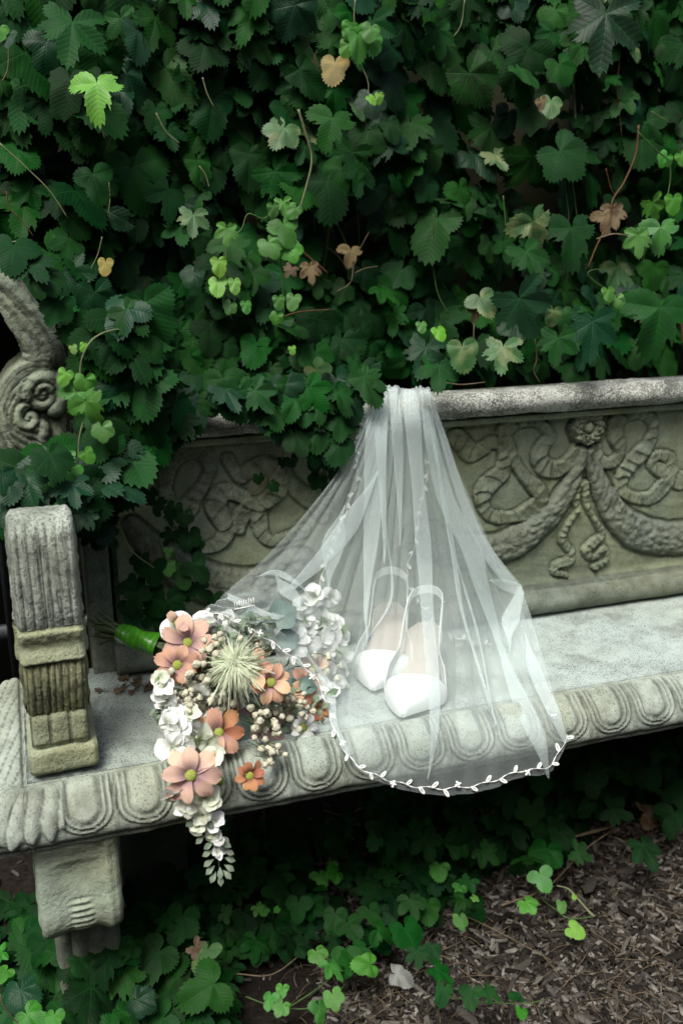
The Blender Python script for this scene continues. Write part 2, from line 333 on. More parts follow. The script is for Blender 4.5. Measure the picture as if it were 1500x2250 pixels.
def panel_mesh():
    xs = np.arange(-.82, .80, RES); zs = np.arange(.478, .822, RES); X, Z = np.meshgrid(xs, zs)
    H = .0035 * fbm(X * 9, Z * 9, 2.2) + .0010 * fbm(X * 60, Z * 60, 5.) + .0006 * fbm(X * 25 + Z * 160, Z * 20, 3.)
    cav = np.clip(sstep(.0, .35, fbm(X * 7, Z * 7, 8.)) * .25, 0, 1); ident = np.zeros(X.shape, int)
    Z0 = Z
    def ribbon(P, w, hgt, idn, crimp=.021, w_end=None):
        nonlocal H, cav, ident
        d, t, s = pt_seg(X, Z, P); wob = w * (.92 + .22 * np.sin(t * 38 + idn) + .16 * vnoise(t * 60, s * 0 + idn))
        m = d < wob
        seg = t / crimp + .35 * np.sin(t * 55) + .25 * s * d / w; saw = seg - np.floor(seg); jit = _NT[(np.floor(seg).astype(int)) % 64, idn % 64, 3]
        h = hgt * (.62 + (.30 + .5 * jit) * np.abs(saw - .45 + .3 * jit)) * sstep(0, .0022, wob - d) + .0010 * s * d / w + .0013 * fbm(X * 130, Z * 130, 1.)
        h = h - .0014 * (np.abs(saw - .02) < .05)
        nh = np.where(m, np.maximum(H + .0015, h + .3 * H), H)
        cav = np.where(m, .15 + .35 * (np.abs(saw - .03) < .07) + .25 * sstep(.2, -.2, fbm(X * 150, Z * 150, 2.)), np.where((d < wob + .005) & (ident == 0), np.maximum(cav, .75 * (1 - (d - wob) / .005)), cav))
        H = np.where((~m) & (d < wob + .006) & (ident == 0), H - .002 * (1 - (d - wob) / .006), nh); ident = np.where(m, idn, ident)
    A = px_plane([(255, 405), (300, 450), (335, 492), (400, 462), (450, 430), (500, 450), (515, 520), (505, 590), (440, 645), (395, 700), (400, 780), (450, 835), (560, 838), (660, 800), (712, 740), (700, 690), (650, 645), (590, 570), (550, 490), (510, 400), (560, 325), (650, 300), (720, 330), (768, 390), (730, 445), (705, 510), (745, 570), (820, 575), (880, 520), (920, 440)], 2.5, 900, 800, 0., 170)
    Rr = px_plane([(1000, 430), (1020, 510), (1080, 545), (1135, 520), (1150, 460), (1125, 380), (1140, 305), (1200, 262), (1270, 262), (1330, 320), (1320, 400), (1290, 460), (1210, 540), (1160, 610), (1160, 690), (1230, 735), (1320, 730), (1385, 670), (1400, 600), (1350, 570), (1325, 540), (1350, 500), (1420, 520), (1430, 600), (1480, 640), (1540, 600), (1560, 500), (1620, 430)], 2.5, 900, 800, 0., 170)
    B1 = px_plane([(420, 660), (330, 660), (285, 580), (285, 470), (320, 385), (400, 335), (480, 350), (525, 430), (500, 520), (445, 600), (400, 660), (360, 720)], 2.5, 250, 850, 0., 90)
    B2 = px_plane([(625, 400), (690, 490), (750, 455), (830, 430), (895, 470), (900, 560), (830, 630), (760, 640), (700, 600), (610, 580), (555, 640), (590, 720), (620, 790), (570, 865), (480, 885), (430, 850)], 2.5, 250, 850, 0., 110)
    B3 = px_plane([(940, 460), (990, 550), (1080, 620), (1150, 660)], 2.5, 250, 850, 0., 40)
    B4 = px_plane([(690, 780), (700, 720), (740, 660), (790, 700), (810, 790), (860, 850), (940, 830), (1040, 790)], 2.5, 250, 850, 0., 50)
    D1 = px_plane([(1180, 500), (1120, 560), (1100, 640), (1150, 720)], 2.5, 250, 850, 0., 30)
    idn = 1
    for P, w in ((A, .0148), (Rr, .0148), (B1, .0150), (B2, .0150), (B3, .0145), (B4, .013), (D1, .013)):
        ribbon(P, w, .0072, idn); idn += 1
    k1 = px_plane([(925, 640), (905, 740), (915, 800), (860, 880), (830, 960), (880, 1030), (870, 1080), (800, 1100), (790, 1140), (850, 1155)], 2.5, 900, 800, 0., 60)
    k2 = px_plane([(960, 660), (965, 760), (990, 820), (1020, 870), (1050, 930), (1000, 980), (960, 1020), (1000, 1060), (1060, 1010), (1080, 1070), (1010, 1110)], 2.5, 900, 800, 0., 60)
    ribbon(k1, .0078, .008, 8, .012); ribbon(k2, .0078, .008, 9, .012)
    def garland(P, w0, w1, idn):
        nonlocal H, cav, ident
        d, t, s = pt_seg(X, Z, P); T = t / max(t.max(), 1e-6); w = w0 + (w1 - w0) * np.minimum(1, T * 1.9) ** .8
        w = w * (1 + .10 * vnoise(t * 70, s * 3)); m = d < w
        q = d / w
        # overlapping leaf lumps
        a_ = t / .016 + .5 * s * q * 2; b_ = s * d / .012; ia, ib = np.floor(a_), np.floor(b_)
        bd = np.full(X.shape, 9.)
        for i in (-1, 0, 1):
            for j in (-1, 0, 1):
                jx = _NT[(ia + i).astype(int) % 64, (ib + j).astype(int) % 64, idn % 16]; jy = _NT[(ia + i).astype(int) % 64, (ib + j).astype(int) % 64, (idn + 5) % 16]
                bd = np.minimum(bd, np.hypot(a_ - ia - i - jx, b_ - ib - j - jy))
        lum = .0052 * (1 - np.clip(bd, 0, 1)) + .0028 * fbm(X * 160, Z * 160, idn)
        h = .0095 * (np.clip(1 - q ** 2, 0, 1)) ** .6 + lum * sstep(1, .8, q)
        H = np.where(m, np.maximum(h, H), np.where((d < w + .006) & (ident == 0), H - .002, H))
        cav = np.where(m, np.clip((bd - .55) * 1.5, 0, .85) + .2 * (fbm(X * 160, Z * 160, idn) < -.1), np.where((d < w + .007) & (ident == 0), np.maximum(cav, .7), cav)); ident = np.where(m, idn, ident)
    g1 = px_plane([(945, 470), (920, 560), (860, 690), (760, 830), (620, 950), (480, 1015), (360, 1030), (200, 1010), (60, 950)], 2.5, 900, 800, 0., 70)
    g2 = px_plane([(975, 470), (1010, 580), (1065, 720), (1150, 850), (1270, 935), (1420, 960), (1580, 940), (1700, 860)], 2.5, 900, 800, 0., 70)
    g3 = px_plane([(1000, 1000), (860, 1085), (700, 1110), (560, 1090), (430, 1040), (300, 960), (180, 850), (100, 760)], 2.5, 250, 850, 0., 70)
    garland(g1, .008, .030, 10); garland(g2, .008, .032, 11); garland(g3[::-1], .012, .034, 12)
    # rosette
    rx, rz = at(1287, 937, 1, 0.)[[0, 2]]; r = np.hypot(X - rx, Z - rz); th = np.arctan2(Z - rz, X - rx); Rr0 = .0335 * (1 + .05 * np.cos(th * 8) + .04 * vnoise(th * 3, 0))
    m = r < Rr0
    h = .013 * sstep(0, .006, Rr0 - r) + .0034 * np.cos(th * 12 + 3 * np.sin(r * 420)) * sstep(.009, .014, r) + .003 * vnoise(X * 260, Z * 260, 4) - .006 * np.exp(-((r - .0105) / .0022) ** 2) + .004 * np.exp(-(r / .006) ** 2)
    H = np.where(m, h, np.where(r < Rr0 + .006, H - .003, H)); ident = np.where(m, 13, ident)
    cav = np.where(m, np.clip(.1 + .7 * (h < .0085) + .6 * np.exp(-((r - .0105) / .0022) ** 2), 0, .9), np.where(r < Rr0 + .006, .8, cav))
    # shade side moulding towards the foot of the panel: the panel leans out
    Y = -H - .012 * sstep(.515, .478, Z)
    V = np.stack([X, Y, Z], -1).reshape(-1, 3); F = grid_faces(len(zs), len(xs)); idf = ident.reshape(-1)[F].max(1)
    names = {0: 'back_panel', 8: 'knot_carving', 9: 'knot_carving', 10: 'garland_carving', 11: 'garland_carving', 12: 'garland_carving', 13: 'rosette'}
    for k in range(14):
        f = F[idf == k]
        if len(f) == 0: continue
        u, inv = np.unique(f, return_inverse=True)
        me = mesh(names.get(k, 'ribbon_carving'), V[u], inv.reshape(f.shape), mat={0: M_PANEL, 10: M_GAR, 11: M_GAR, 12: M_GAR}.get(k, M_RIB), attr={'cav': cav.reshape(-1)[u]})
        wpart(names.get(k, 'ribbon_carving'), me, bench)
panel_mesh()
def extrude_x(name, prof, x0, x1, mat, noise=.0015, step=.006, closed=True, cavf=None):
    P = np.asarray(prof, float); n = 60
    Q = np.concatenate([P, P[:1]]) if closed else P
    L = np.concatenate([[0], np.cumsum(np.hypot(*np.diff(Q, axis=0).T))]); s = np.linspace(0, L[-1], n + 1)[:-1] if closed else np.linspace(0, L[-1], n)
    q = np.stack([np.interp(s, L, Q[:, 0]), np.interp(s, L, Q[:, 1])], 1)
    q = .5 * q + .25 * (np.roll(q, 1, 0) + np.roll(q, -1, 0)) if closed else q
    T = np.roll(q, -1, 0) - np.roll(q, 1, 0); N = np.stack([T[:, 1], -T[:, 0]], 1); N /= np.linalg.norm(N, axis=1)[:, None] + 1e-9
    if not closed: N[0] = N[1]; N[-1] = N[-2]
    xs = np.arange(x0, x1 + step, step); XX = xs[:, None] + 0 * s[None]; SS = s[None] + 0 * xs[:, None]
    d = noise * (fbm(XX * 22, SS * 40, 1.) + .5 * fbm(XX * 90, SS * 90, 2.))
    V = np.stack([XX, q[None, :, 0] + N[None, :, 0] * d, q[None, :, 1] + N[None, :, 1] * d], -1).reshape(-1, 3)
    F = [tuple(f) for f in grid_faces(len(xs), len(s), closed)]
    if closed: F.append(tuple(range(len(s)))[::-1]); F.append(tuple(range((len(xs) - 1) * len(s), len(xs) * len(s))))
    cav = np.zeros(XX.shape) if cavf is None else cavf(q[None, :, 0] + 0 * XX, q[None, :, 1] + 0 * XX, XX)
    return mesh(name, V, F, mat=mat, attr={'cav': cav})
def arc(cy, cz, r, a0, a1, n, ry=None):
    a = np.radians(np.linspace(a0, a1, n)); return list(zip(cy + (ry or r) * np.cos(a), cz + r * np.sin(a)))
# y,z outlines, anticlockwise seen from +x  (front is -y)
cap = arc(-.012, .8395, .021, 265, 92, 16, .030) + [(.008, .8595), (.03, .855), (.055, .846), (.062, .83), (.0, .8187)]
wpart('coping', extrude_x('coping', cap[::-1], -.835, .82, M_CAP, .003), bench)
fil = [(.03, .806), (-.010, .8035), (-.0165, .806), (-.0175, .8165), (-.010, .8185), (.03, .8187)]
wpart('fillet', extrude_x('fillet', fil, -.825, .80, M_RIB, .001, cavf=lambda y, z, x: .9 * (z > .8155)), bench)
rail = [(.03, .452), (-.022, .4525)] + arc(-.022, .4755, .0225, 268, 100, 12, .02) + [(-.020, .5005), (.03, .504)]
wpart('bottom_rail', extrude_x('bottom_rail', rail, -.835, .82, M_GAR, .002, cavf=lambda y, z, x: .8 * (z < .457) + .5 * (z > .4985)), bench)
wpart('back_core', boxmesh('back_core', (-.826, .006, .451), (.80, .085, .845), M_GAR), bench)
def side_post(x0, x1):
    pr = [(.09, .30), (-.004, .30), (-.004, .84), (.09, .84)]
    return extrude_x('side_post', pr, x0, x1, M_GAR, .003)
wpart('side_post', side_post(-.868, -.838), bench); wpart('side_post', side_post(.815, .84), bench)
# ---- seat: flat top plus a carved egg moulding that runs round the corners
NOSE = np.array([(0, 0), (.004, -.0035), (.009, .001), (.022, -.0015), (.037, -.009), (.048, -.020), (.055, -.034), (.0565, -.048), (.053, -.058), (.046, -.0625), (.046, -.068), (.044, -.071)])
NOSE = catmull(NOSE, 52); NL = np.concatenate([[0], np.cumsum(np.hypot(*np.diff(NOSE, axis=0).T))])
NT_ = np.gradient(NOSE, axis=0); NN = np.stack([-NT_[:, 1], NT_[:, 0]], 1); NN /= np.linalg.norm(NN, axis=1)[:, None]
FY = -.287; ZT = .45
def nose_strip():
    st = .0018; path = []
    ys = np.arange(.02, FY, -st)                        # left side, back to front
    for y in ys: path.append((XL, y, -1, 0, 0, y, 1.))
    for a in np.linspace(0, PI / 2, 46)[1:-1]:
        sq = 1 / max(math.cos(a), math.sin(a)); sq = 1 + (sq - 1) * .75
        path.append((XL, FY, -math.cos(a), -math.sin(a), 1, a, sq))
    for x in np.arange(XL, XR, st): path.append((x, FY, 0, -1, 2, x, 1.))
    for a in np.linspace(0, PI / 2, 46)[1:-1]:
        sq = 1 / max(math.cos(a), math.sin(a)); sq = 1 + (sq - 1) * .75
        path.append((XR, FY, math.sin(a), -math.cos(a), 1, PI / 2 - a, sq))
    for y in ys[::-1]: path.append((XR, y, 1, 0, 0, y, 1.))
    A = np.array(path); n = len(A); s = NL[None, :] + 0 * A[:, :1]; u = A[:, 5:6] + 0 * s; kind = A[:, 4:5] + 0 * s
    disp = np.zeros(s.shape); cav = np.zeros(s.shape); ident = np.zeros(s.shape, int)
    # eggs
    fr = kind == 2; c0 = -.149; k = np.round((u - c0) / .076); x = u - c0 - k * .076; x0 = .007; sc = .060
    d = np.where(s < sc, np.abs(x), np.hypot(x, (s - sc) * 1.12)) * (1 + .05 * vnoise(u * 40, s * 50)); ok = fr & (s > .010)
    e = sstep(.0195, .012, d) * .0042 - .0010
    g = lambda c, w: np.exp(-((d - c) / w) ** 2)
    h = np.where(d < .0195, e, 0) - .0030 * g(.0205, .0014) + .0022 * g(.0242, .0018) - .0030 * g(.0278, .0014) + .0024 * g(.0315, .0018) - .0026 * g(.0355, .0014)
    dart = fr & (d > .036) & (s > .03); hh = .002 * sstep(.03, .07, s) * np.cos((np.abs(x) - .038) * 900) * 1.
    h = np.where(dart, .0008 + .0016 * np.cos(np.clip((.038 - np.abs(x)) / .006, 0, 3.1)), h)
    edge = sstep(.008, .016, s) * sstep(.098, .090, s)
    disp += np.where(ok, h * edge, 0); cav += np.where(ok, edge * np.clip(.85 * (g(.0205, .002) + g(.0278, .0018) + g(.0355, .002)) + .4 * (d > .037) * (np.abs(x) > .034), 0, .9), 0)
    ident = np.where(ok & (d < .0365) & (s < .097) & (u > XL + .05) & (u < XR - .05), 1000 + k, 0).astype(int)
    # acanthus on the corners
    cr = (kind == 1) | (fr & ((u - XL < .04) | (XR - u < .04)))
    ac = np.where(kind == 1, (u - PI / 4) * .055, np.where(u < 0, (u - XL) + .043, (XR - u) + .043))
    rid = np.abs(np.sin(ac * (150 + 260 * s) + 1.2 * vnoise(s * 30, ac * 20)))
    ln = sstep(.012, .03, s) * sstep(.088 - .02 * vnoise(ac * 90, 3.) , .080 - .02 * vnoise(ac * 90, 3.), s)
    disp = np.where(cr, ln * (.0045 * rid + .003), disp); cav = np.where(cr, ln * .8 * (rid < .28), cav); ident = np.where(cr, 0, ident)
    # side strands
    sd = kind == 0; ph = (u * 60 + s * 210 + .8 * fbm(u * 12, s * 14)); rs = np.abs(np.sin(ph))
    disp = np.where(sd, .0022 * rs * sstep(.01, .02, s), disp); cav = np.where(sd, .7 * (rs < .3), cav)
    cav = np.maximum(cav, .75 * np.exp(-((s - .006) / .003) ** 2)); cav = np.maximum(cav, .5 * (s > .093))
    disp += .0012 * fbm(u * 60, s * 60, kind) + .0022 * fbm(u * 14 + 9, s * 14, kind)
    sq = A[:, 6:7]; r = NOSE[None, :, 0] * sq + NN[None, :, 0] * disp; z = ZT + NOSE[None, :, 1] + NN[None, :, 1] * disp
    V = np.stack([A[:, 0:1] + A[:, 2:3] * r, A[:, 1:2] + A[:, 3:4] * r, z], -1).reshape(-1, 3); F = grid_faces(n, len(NL))
    idf = ident.reshape(-1)[F].min(1)
    for i in np.unique(idf):
        f = F[idf == i]; uq, inv = np.unique(f, return_inverse=True)
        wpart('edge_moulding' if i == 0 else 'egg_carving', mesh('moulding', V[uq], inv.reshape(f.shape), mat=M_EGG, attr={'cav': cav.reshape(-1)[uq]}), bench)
nose_strip()
xs = np.linspace(XL, XR, 390); ys = np.linspace(FY, .02, 64); X, Y = np.meshgrid(xs, ys)
edge = np.minimum(np.minimum(X - XL, XR - X), Y - FY)
Zt = ZT + .0012 * fbm(X * 8, Y * 8) * sstep(0, .02, edge) + .0004 * fbm(X * 90, Y * 90) * sstep(0, .01, edge)
armd = np.maximum(np.abs(X + .929) - .052, np.maximum(Y + .13, -(Y + .2925)) ); 
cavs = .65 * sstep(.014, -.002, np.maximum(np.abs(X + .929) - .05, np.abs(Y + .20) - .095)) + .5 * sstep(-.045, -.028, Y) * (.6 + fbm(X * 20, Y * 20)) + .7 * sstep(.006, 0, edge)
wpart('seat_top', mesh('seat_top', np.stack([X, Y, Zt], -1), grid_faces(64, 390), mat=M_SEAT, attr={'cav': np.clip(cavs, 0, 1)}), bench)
wpart('seat_underside', boxmesh('seat_underside', (XL - .045, FY - .045, ZT - .0715), (XR + .045, .02, ZT - .0115), M_EGG), bench)
bpy.data.objects['seat_underside'].data.vertices.foreach_set('co', np.array([(a, b, c) for a, b, c in [(XL - .043, FY - .043, .3795), (XR + .043, FY - .043, .3795), (XR + .043, .02, .3795), (XL - .043, .02, .3795), (XL - .01, FY - .01, .43), (XR + .01, FY - .01, .43), (XR + .01, .02, .43), (XL - .01, .02, .43)]], dtype=np.float32).ravel())
def rim_slab():
    P = [(.02, .4505), (-.292 + .01, .4505), (-.292, .4518)]
# ---- console blocks (arms and legs): a front outline and a back outline lofted across x
def console(name, front, back, x0, x1, mat, disp, n=150, m=70, cavf=None, sides=10, sdisp=None):
    f = catmull(front, n); b = catmull(back, n); xs = np.linspace(0, 1, m)
    T = np.gradient(f, axis=0); N = np.stack([T[:, 1], -T[:, 0]], 1); N /= np.linalg.norm(N, axis=1)[:, None]
    if N[n // 2, 0] > 0: N = -N
    Lf = np.concatenate([[0], np.cumsum(np.hypot(*np.diff(f, axis=0).T))]); U, SS = np.meshgrid(xs, Lf); ZZ = f[:, 1][:, None] + 0 * U
    rd = np.minimum(U, 1 - U) * (x1 - x0); rnd = -.006 * (1 - np.clip(rd / .007, 0, 1)) ** 2
    D = disp(U, ZZ, SS) + rnd + .0016 * fbm(U * 5, SS * 50, x0 * 3) + .0007 * fbm(U * 22, SS * 260, 4)
    V = np.stack([x0 + (x1 - x0) * U, f[:, 0][:, None] + N[:, 0][:, None] * D, ZZ + N[:, 1][:, None] * D], -1)
    cav = np.zeros(U.shape) if cavf is None else cavf(U, ZZ, SS)
    VV = [V.reshape(-1, 3)]; FF = [grid_faces(n, m)]; CC = [cav.reshape(-1)]; off = n * m
    for sgn, col in ((-1, 0), (1, -1)):
        t = np.linspace(0, 1, sides * 3)[None, :]; fx = V[:, col]; bp = np.stack([np.full(n, x0 if sgn < 0 else x1), b[:, 0], b[:, 1]], 1)
        W = fx[:, None] * (1 - t[..., None]) + bp[:, None] * t[..., None]
        if sdisp is not None:
            q = sdisp(W[..., 1], W[..., 2], t + 0 * W[..., 1]); W[..., 0] += sgn * q
        VV.append(W.reshape(-1, 3)); FF.append(grid_faces(n, t.size) + off); CC.append(np.full(W[..., 0].size, .25) if sdisp is None else np.clip(.45 - q.reshape(-1) * 60, 0, .8)); off += W[..., 0].size
    bk = np.stack([np.tile(np.array([x0, x1]), n), np.repeat(b[:, 0], 2), np.repeat(b[:, 1], 2)], 1); VV.append(bk); FF.append(grid_faces(n, 2) + off); CC.append(np.zeros(2 * n))
    off += 2 * n
    for r in (0, n - 1):                                  # caps
        pf = V[r]; pb = np.stack([x0 + (x1 - x0) * xs, np.full(m, b[r, 0]), np.full(m, b[r, 1])], 1); VV.append(np.concatenate([pf, pb])); FF.append(grid_faces(2, m) + off); CC.append(np.zeros(2 * m)); off += 2 * m
    return mesh(name, np.concatenate(VV), np.concatenate(FF), mat=mat, attr={'cav': np.concatenate(CC)})
def flutes(nf, amp, wob=0.):
    return lambda U, Z, S: amp * (np.abs(np.sin(PI * nf * (U + wob * (Z - .7)))) ** .6 - .6) - amp * 1.6 * np.exp(-((U + wob * (Z - .7) - .47) / .014) ** 2)
def scroll_side(y, z, t): 
    r = np.hypot(y + .235, (z - .60) * .55); return .004 * np.cos(r * 340) * sstep(.02, .1, t) + .003 * fbm(y * 40, z * 40)
def arm(xa, xb):
    A = thing  # noqa
    fl = flutes(7, .0022); cf = lambda U, Z, S: np.clip(.75 * (np.abs(np.sin(PI * 7 * U)) < .3) + .6 * np.exp(-((U - .47) / .015) ** 2), 0, .8) * .8
    top = console('arm_top', [(.0, .700), (-.10, .752), (-.19, .785), (-.258, .802), (-.288, .790), (-.297, .77), (-.299, .72), (-.296, .68), (-.291, .6615)],
                  [(.0, .62), (-.09, .67), (-.17, .70), (-.205, .71), (-.208, .71), (-.206, .70), (-.20, .69), (-.195, .67), (-.19, .6615)], xa, xb, M_ARM, lambda U, Z, S: fl(U, Z, S) * sstep(.798, .788, Z), cavf=lambda U, Z, S: cf(U, Z, S) * sstep(.798, .788, Z), sdisp=scroll_side, n=220)
    wpart('armrest', top, bench)
    band = console('arm_band', [(-.291, .6605), (-.2965, .656), (-.2955, .648), (-.293, .636), (-.295, .624), (-.2955, .618), (-.289, .6135)], [(-.19, .6605), (-.188, .65), (-.186, .64), (-.184, .63), (-.182, .622), (-.181, .618), (-.18, .6135)], xa - .001, xb + .001, M_ARML, lambda U, Z, S: -.003 * np.exp(-((Z - .637) / .012) ** 2), n=50, sdisp=scroll_side, cavf=lambda U, Z, S: .4 * ((Z > .659) | (Z < .6155)))
    wpart('arm_band', band, bench)
    f2 = flutes(9, .002, -.5)
    low = console('arm_lower', [(-.289, .613), (-.2925, .60), (-.291, .58), (-.285, .56), (-.279, .545), (-.2765, .5385)], [(-.18, .613), (-.175, .60), (-.17, .58), (-.17, .56), (-.175, .545), (-.18, .5385)], xa + .001, xb - .001, M_ARMM, f2, n=90, sdisp=scroll_side, cavf=lambda U, Z, S: .85 * (np.abs(np.sin(PI * 9 * (U - .5 * (Z - .7)))) < .35))
    wpart('arm_lower', low, bench)
    lobes = lambda U, Z, S: .004 * np.abs(np.sin(PI * 3 * U)) ** .5 * sstep(.493, .502, Z) - .002
    blk = console('arm_foot', [(-.276, .538), (-.2795, .532), (-.2795, .515), (-.2800, .50), (-.279, .492)], [(-.18, .538), (-.178, .53), (-.175, .515), (-.172, .50), (-.17, .492)], xa + .002, xb - .002, M_ARML, lobes, n=60, cavf=lambda U, Z, S: .7 * (np.abs(np.sin(PI * 3 * U)) < .3))
    wpart('arm_foot', blk, bench)
    pl = console('arm_plinth', [(-.279, .4915), (-.2865, .4885), (-.2885, .477), (-.2885, .465), (-.284, .4585)], [(-.165, .4915), (-.16, .488), (-.158, .477), (-.157, .462), (-.157, .4505)], xa - .004, xb + .006, M_ARML, lambda U, Z, S: 0 * U, n=40)
    wpart('arm_plinth', pl, bench)
arm(-.966, -.890); arm(2 * XC + .890, 2 * XC + .966)
def leg(xa, xb):
    rp = lambda U, Z, S: -.005 * np.exp(-((U - .5) / .26) ** 4) * sstep(.352, .338, Z) + .0022 * np.sin(Z * 640) * np.exp(-((U - .5) / .12) ** 4) * sstep(.30, .285, Z) + .003 * np.exp(-((U - .86) / .05) ** 2)
    l = console('leg_bracket', [(-.318, .379), (-.325, .372), (-.322, .358), (-.3225, .335), (-.327, .30), (-.331, .27), (-.326, .245), (-.308, .228), (-.285, .224)],
                [(-.16, .379), (-.16, .372), (-.16, .358), (-.165, .34), (-.18, .31), (-.2, .28), (-.22, .255), (-.24, .235), (-.262, .224)], xa, xb, M_LEG, rp, n=160, sdisp=lambda y, z, t: .004 * np.cos(z * 180) * sstep(.05, .3, t), cavf=lambda U, Z, S: .3 * (np.abs(Z - .356) < .004))
    # notched lower edge
    wpart('leg_bracket', l, bench)
    ft = console('leg_foot', [(-.225, .33), (-.235, .25), (-.245, .18), (-.235, .11), (-.225, .05), (-.225, -.03)], [(-.06, .33), (-.05, .25), (-.05, .18), (-.05, .11), (-.05, .05), (-.05, -.03)], xa + .012, xb - .002, M_GAR, lambda U, Z, S: .006 * np.abs(np.sin(PI * 4 * U)) ** .6, n=90)
    wpart('leg_foot', ft, bench)
leg(-.976, -.872); leg(2 * XC + .872, 2 * XC + .976)
wpart('back_support', boxmesh('back_support', (-.85, .0, -.02), (-.74, .08, .3795), M_GAR), bench)
wpart('back_support', boxmesh('back_support', (.72, .0, -.02), (.83, .08, .3795), M_GAR), bench)
# ---- the tall scroll that rises behind the arm
def finial():
    sc, oy = 4.326, 580.
    def pl(pts, n=50): return px_plane(pts, sc, 0, oy, -.02, n)
    xs = np.arange(-1.07, -.845, .0016); zs = np.arange(.60, 1.13, .0016); X, Z = np.meshgrid(xs, zs)
    from mathutils import geometry
    poly = pl([(-330, -160), (-60, -10), (100, 60), (240, 200), (340, 350), (470, 520), (560, 680), (640, 900), (670, 1180), (640, 1450), (650, 1700), (700, 2000), (710, 2350), (300, 2500), (-330, 2500), (-330, 1500), (-60, 1200), (60, 1020), (160, 930), (205, 870), (150, 700), (60, 560), (-20, 430), (-330, 200), (-330, -160)], 160)
    inside = np.zeros(X.shape, bool)
    for a, b in zip(poly, np.roll(poly, -1, 0)):
        c = ((a[1] > Z) != (b[1] > Z)); with_ = (b[0] - a[0]) * (Z - a[1]) / ((b[1] - a[1]) + 1e-12) + a[0]; inside ^= c & (X < with_)
    dE, _, _ = pt_seg(X, Z, np.concatenate([poly, poly[:1]]))
    H = np.where(inside, .006 * sstep(0, .01, dE), 0) + .002 * fbm(X * 30, Z * 30); cav = np.where(inside, .15 + .3 * (fbm(X * 25, Z * 25, 3) > .1), .5)
    def ridge(pts, w, h, w2=None):
        nonlocal H, cav
        P = pl(pts, 70); d, t, s = pt_seg(X, Z, P); T = t / t.max(); ww = (w + ((w2 or w) - w) * T) * .00042
        hh = h * np.sqrt(np.clip(1 - (d / ww) ** 2, 0, 1)) + .006; m = d < ww
        H = np.where(m & (hh > H * .6), hh + .35 * H, H); cav = np.where(m, np.maximum(.0, .6 * sstep(.75, 1., d / ww)), np.where(d < ww * 1.25, np.maximum(cav, .7), cav))
    # upper stem leaves
    ridge([(-250, -60), (60, 110), (330, 400), (510, 690), (520, 860)], 42, .012)
    ridge([(-250, 60), (0, 210), (220, 430), (400, 700), (440, 840)], 50, .014)
    ridge([(-200, 260), (0, 350), (120, 470), (280, 650), (380, 830)], 42, .012)
    ridge([(-60, 420), (60, 530), (150, 660), (250, 740), (330, 850)], 34, .014)
    # sweeping bands of the scroll
    for k, off in enumerate((0, 1, 2, 3, 4)):
        q = 1 - k * .13
        ridge([(430, 880 + 62 * k), (250 + 8 * k, 905 + 62 * k), (100 + 26 * k, 1010 + 58 * k), (10 + 30 * k, 1180 + 40 * k), (-10 + 34 * k, 1350 + 12 * k), (20 + 38 * k, 1520 - 12 * k), (110 + 42 * k, 1680 - 40 * k), (250 + 36 * k, 1790 - 66 * k), (410, 1790 - 50 * k)], 30, .013, 24)
    for k in range(4):
        ridge([(-60 + 8 * k, 1330), (-20 + 10 * k, 1560), (60 + 22 * k, 1760), (110 + 30 * k, 1960), (90 + 36 * k, 2300)], 26, .010)
    for k in range(3): ridge([(-300 + 80 * k, 1500), (-150 + 60 * k, 1800), (-90 + 50 * k, 2300)], 34, .010)
    # spirals
    sp = [(405 + r * math.cos(a), 1205 + r * math.sin(a)) for a, r in zip(np.linspace(.5, 13.5, 60), np.linspace(14, 190, 60))]; ridge(sp, 16, .016, 34)
    sp = [(275 + r * math.cos(a), 1440 + r * math.sin(a)) for a, r in zip(np.linspace(3.5, 10.5, 40), np.linspace(10, 110, 40))]; ridge(sp, 14, .015, 26)
    sp = [(235 + r * math.cos(a), 1190 + r * math.sin(a)) for a, r in zip(np.linspace(1.5, 5.5, 30), np.linspace(50, 80, 30))]; ridge(sp, 16, .012, 18)
    H += .0014 * fbm(X * 120, Z * 120)
    V = np.stack([X, -.02 - H, Z], -1).reshape(-1, 3); F = grid_faces(len(zs), len(xs)); ins = inside.reshape(-1)[F].all(1); f = F[ins]
    e = np.concatenate([f[:, [0, 1]], f[:, [1, 2]], f[:, [2, 3]], f[:, [3, 0]]]); key = e[:, 0].astype(np.int64) * 10 ** 7 + e[:, 1]; rk = e[:, 1].astype(np.int64) * 10 ** 7 + e[:, 0]
    be = e[~np.isin(key, rk)]; n0 = len(V)
    Vb = V.copy(); Vb[:, 1] = .055; V2 = np.concatenate([V, Vb]); sk = np.stack([be[:, 1], be[:, 0], be[:, 0] + n0, be[:, 1] + n0], 1)
    FF = np.concatenate([f, sk, f[:, ::-1] + n0]); u, inv = np.unique(FF, return_inverse=True)
    c2 = np.concatenate([cav.reshape(-1), np.full(n0, .4)])[u]
    return V2[u], inv.reshape(FF.shape), c2
v, f, c_ = finial()
wpart('scroll_end', mesh('scroll_end', v, f, mat=M_RIB, attr={'cav': c_}), bench)
v2 = v.copy(); v2[:, 0] = 2 * XC - v2[:, 0]
wpart('scroll_end', mesh('scroll_end', v2, f[:, ::-1], mat=M_RIB, attr={'cav': c_}), bench)
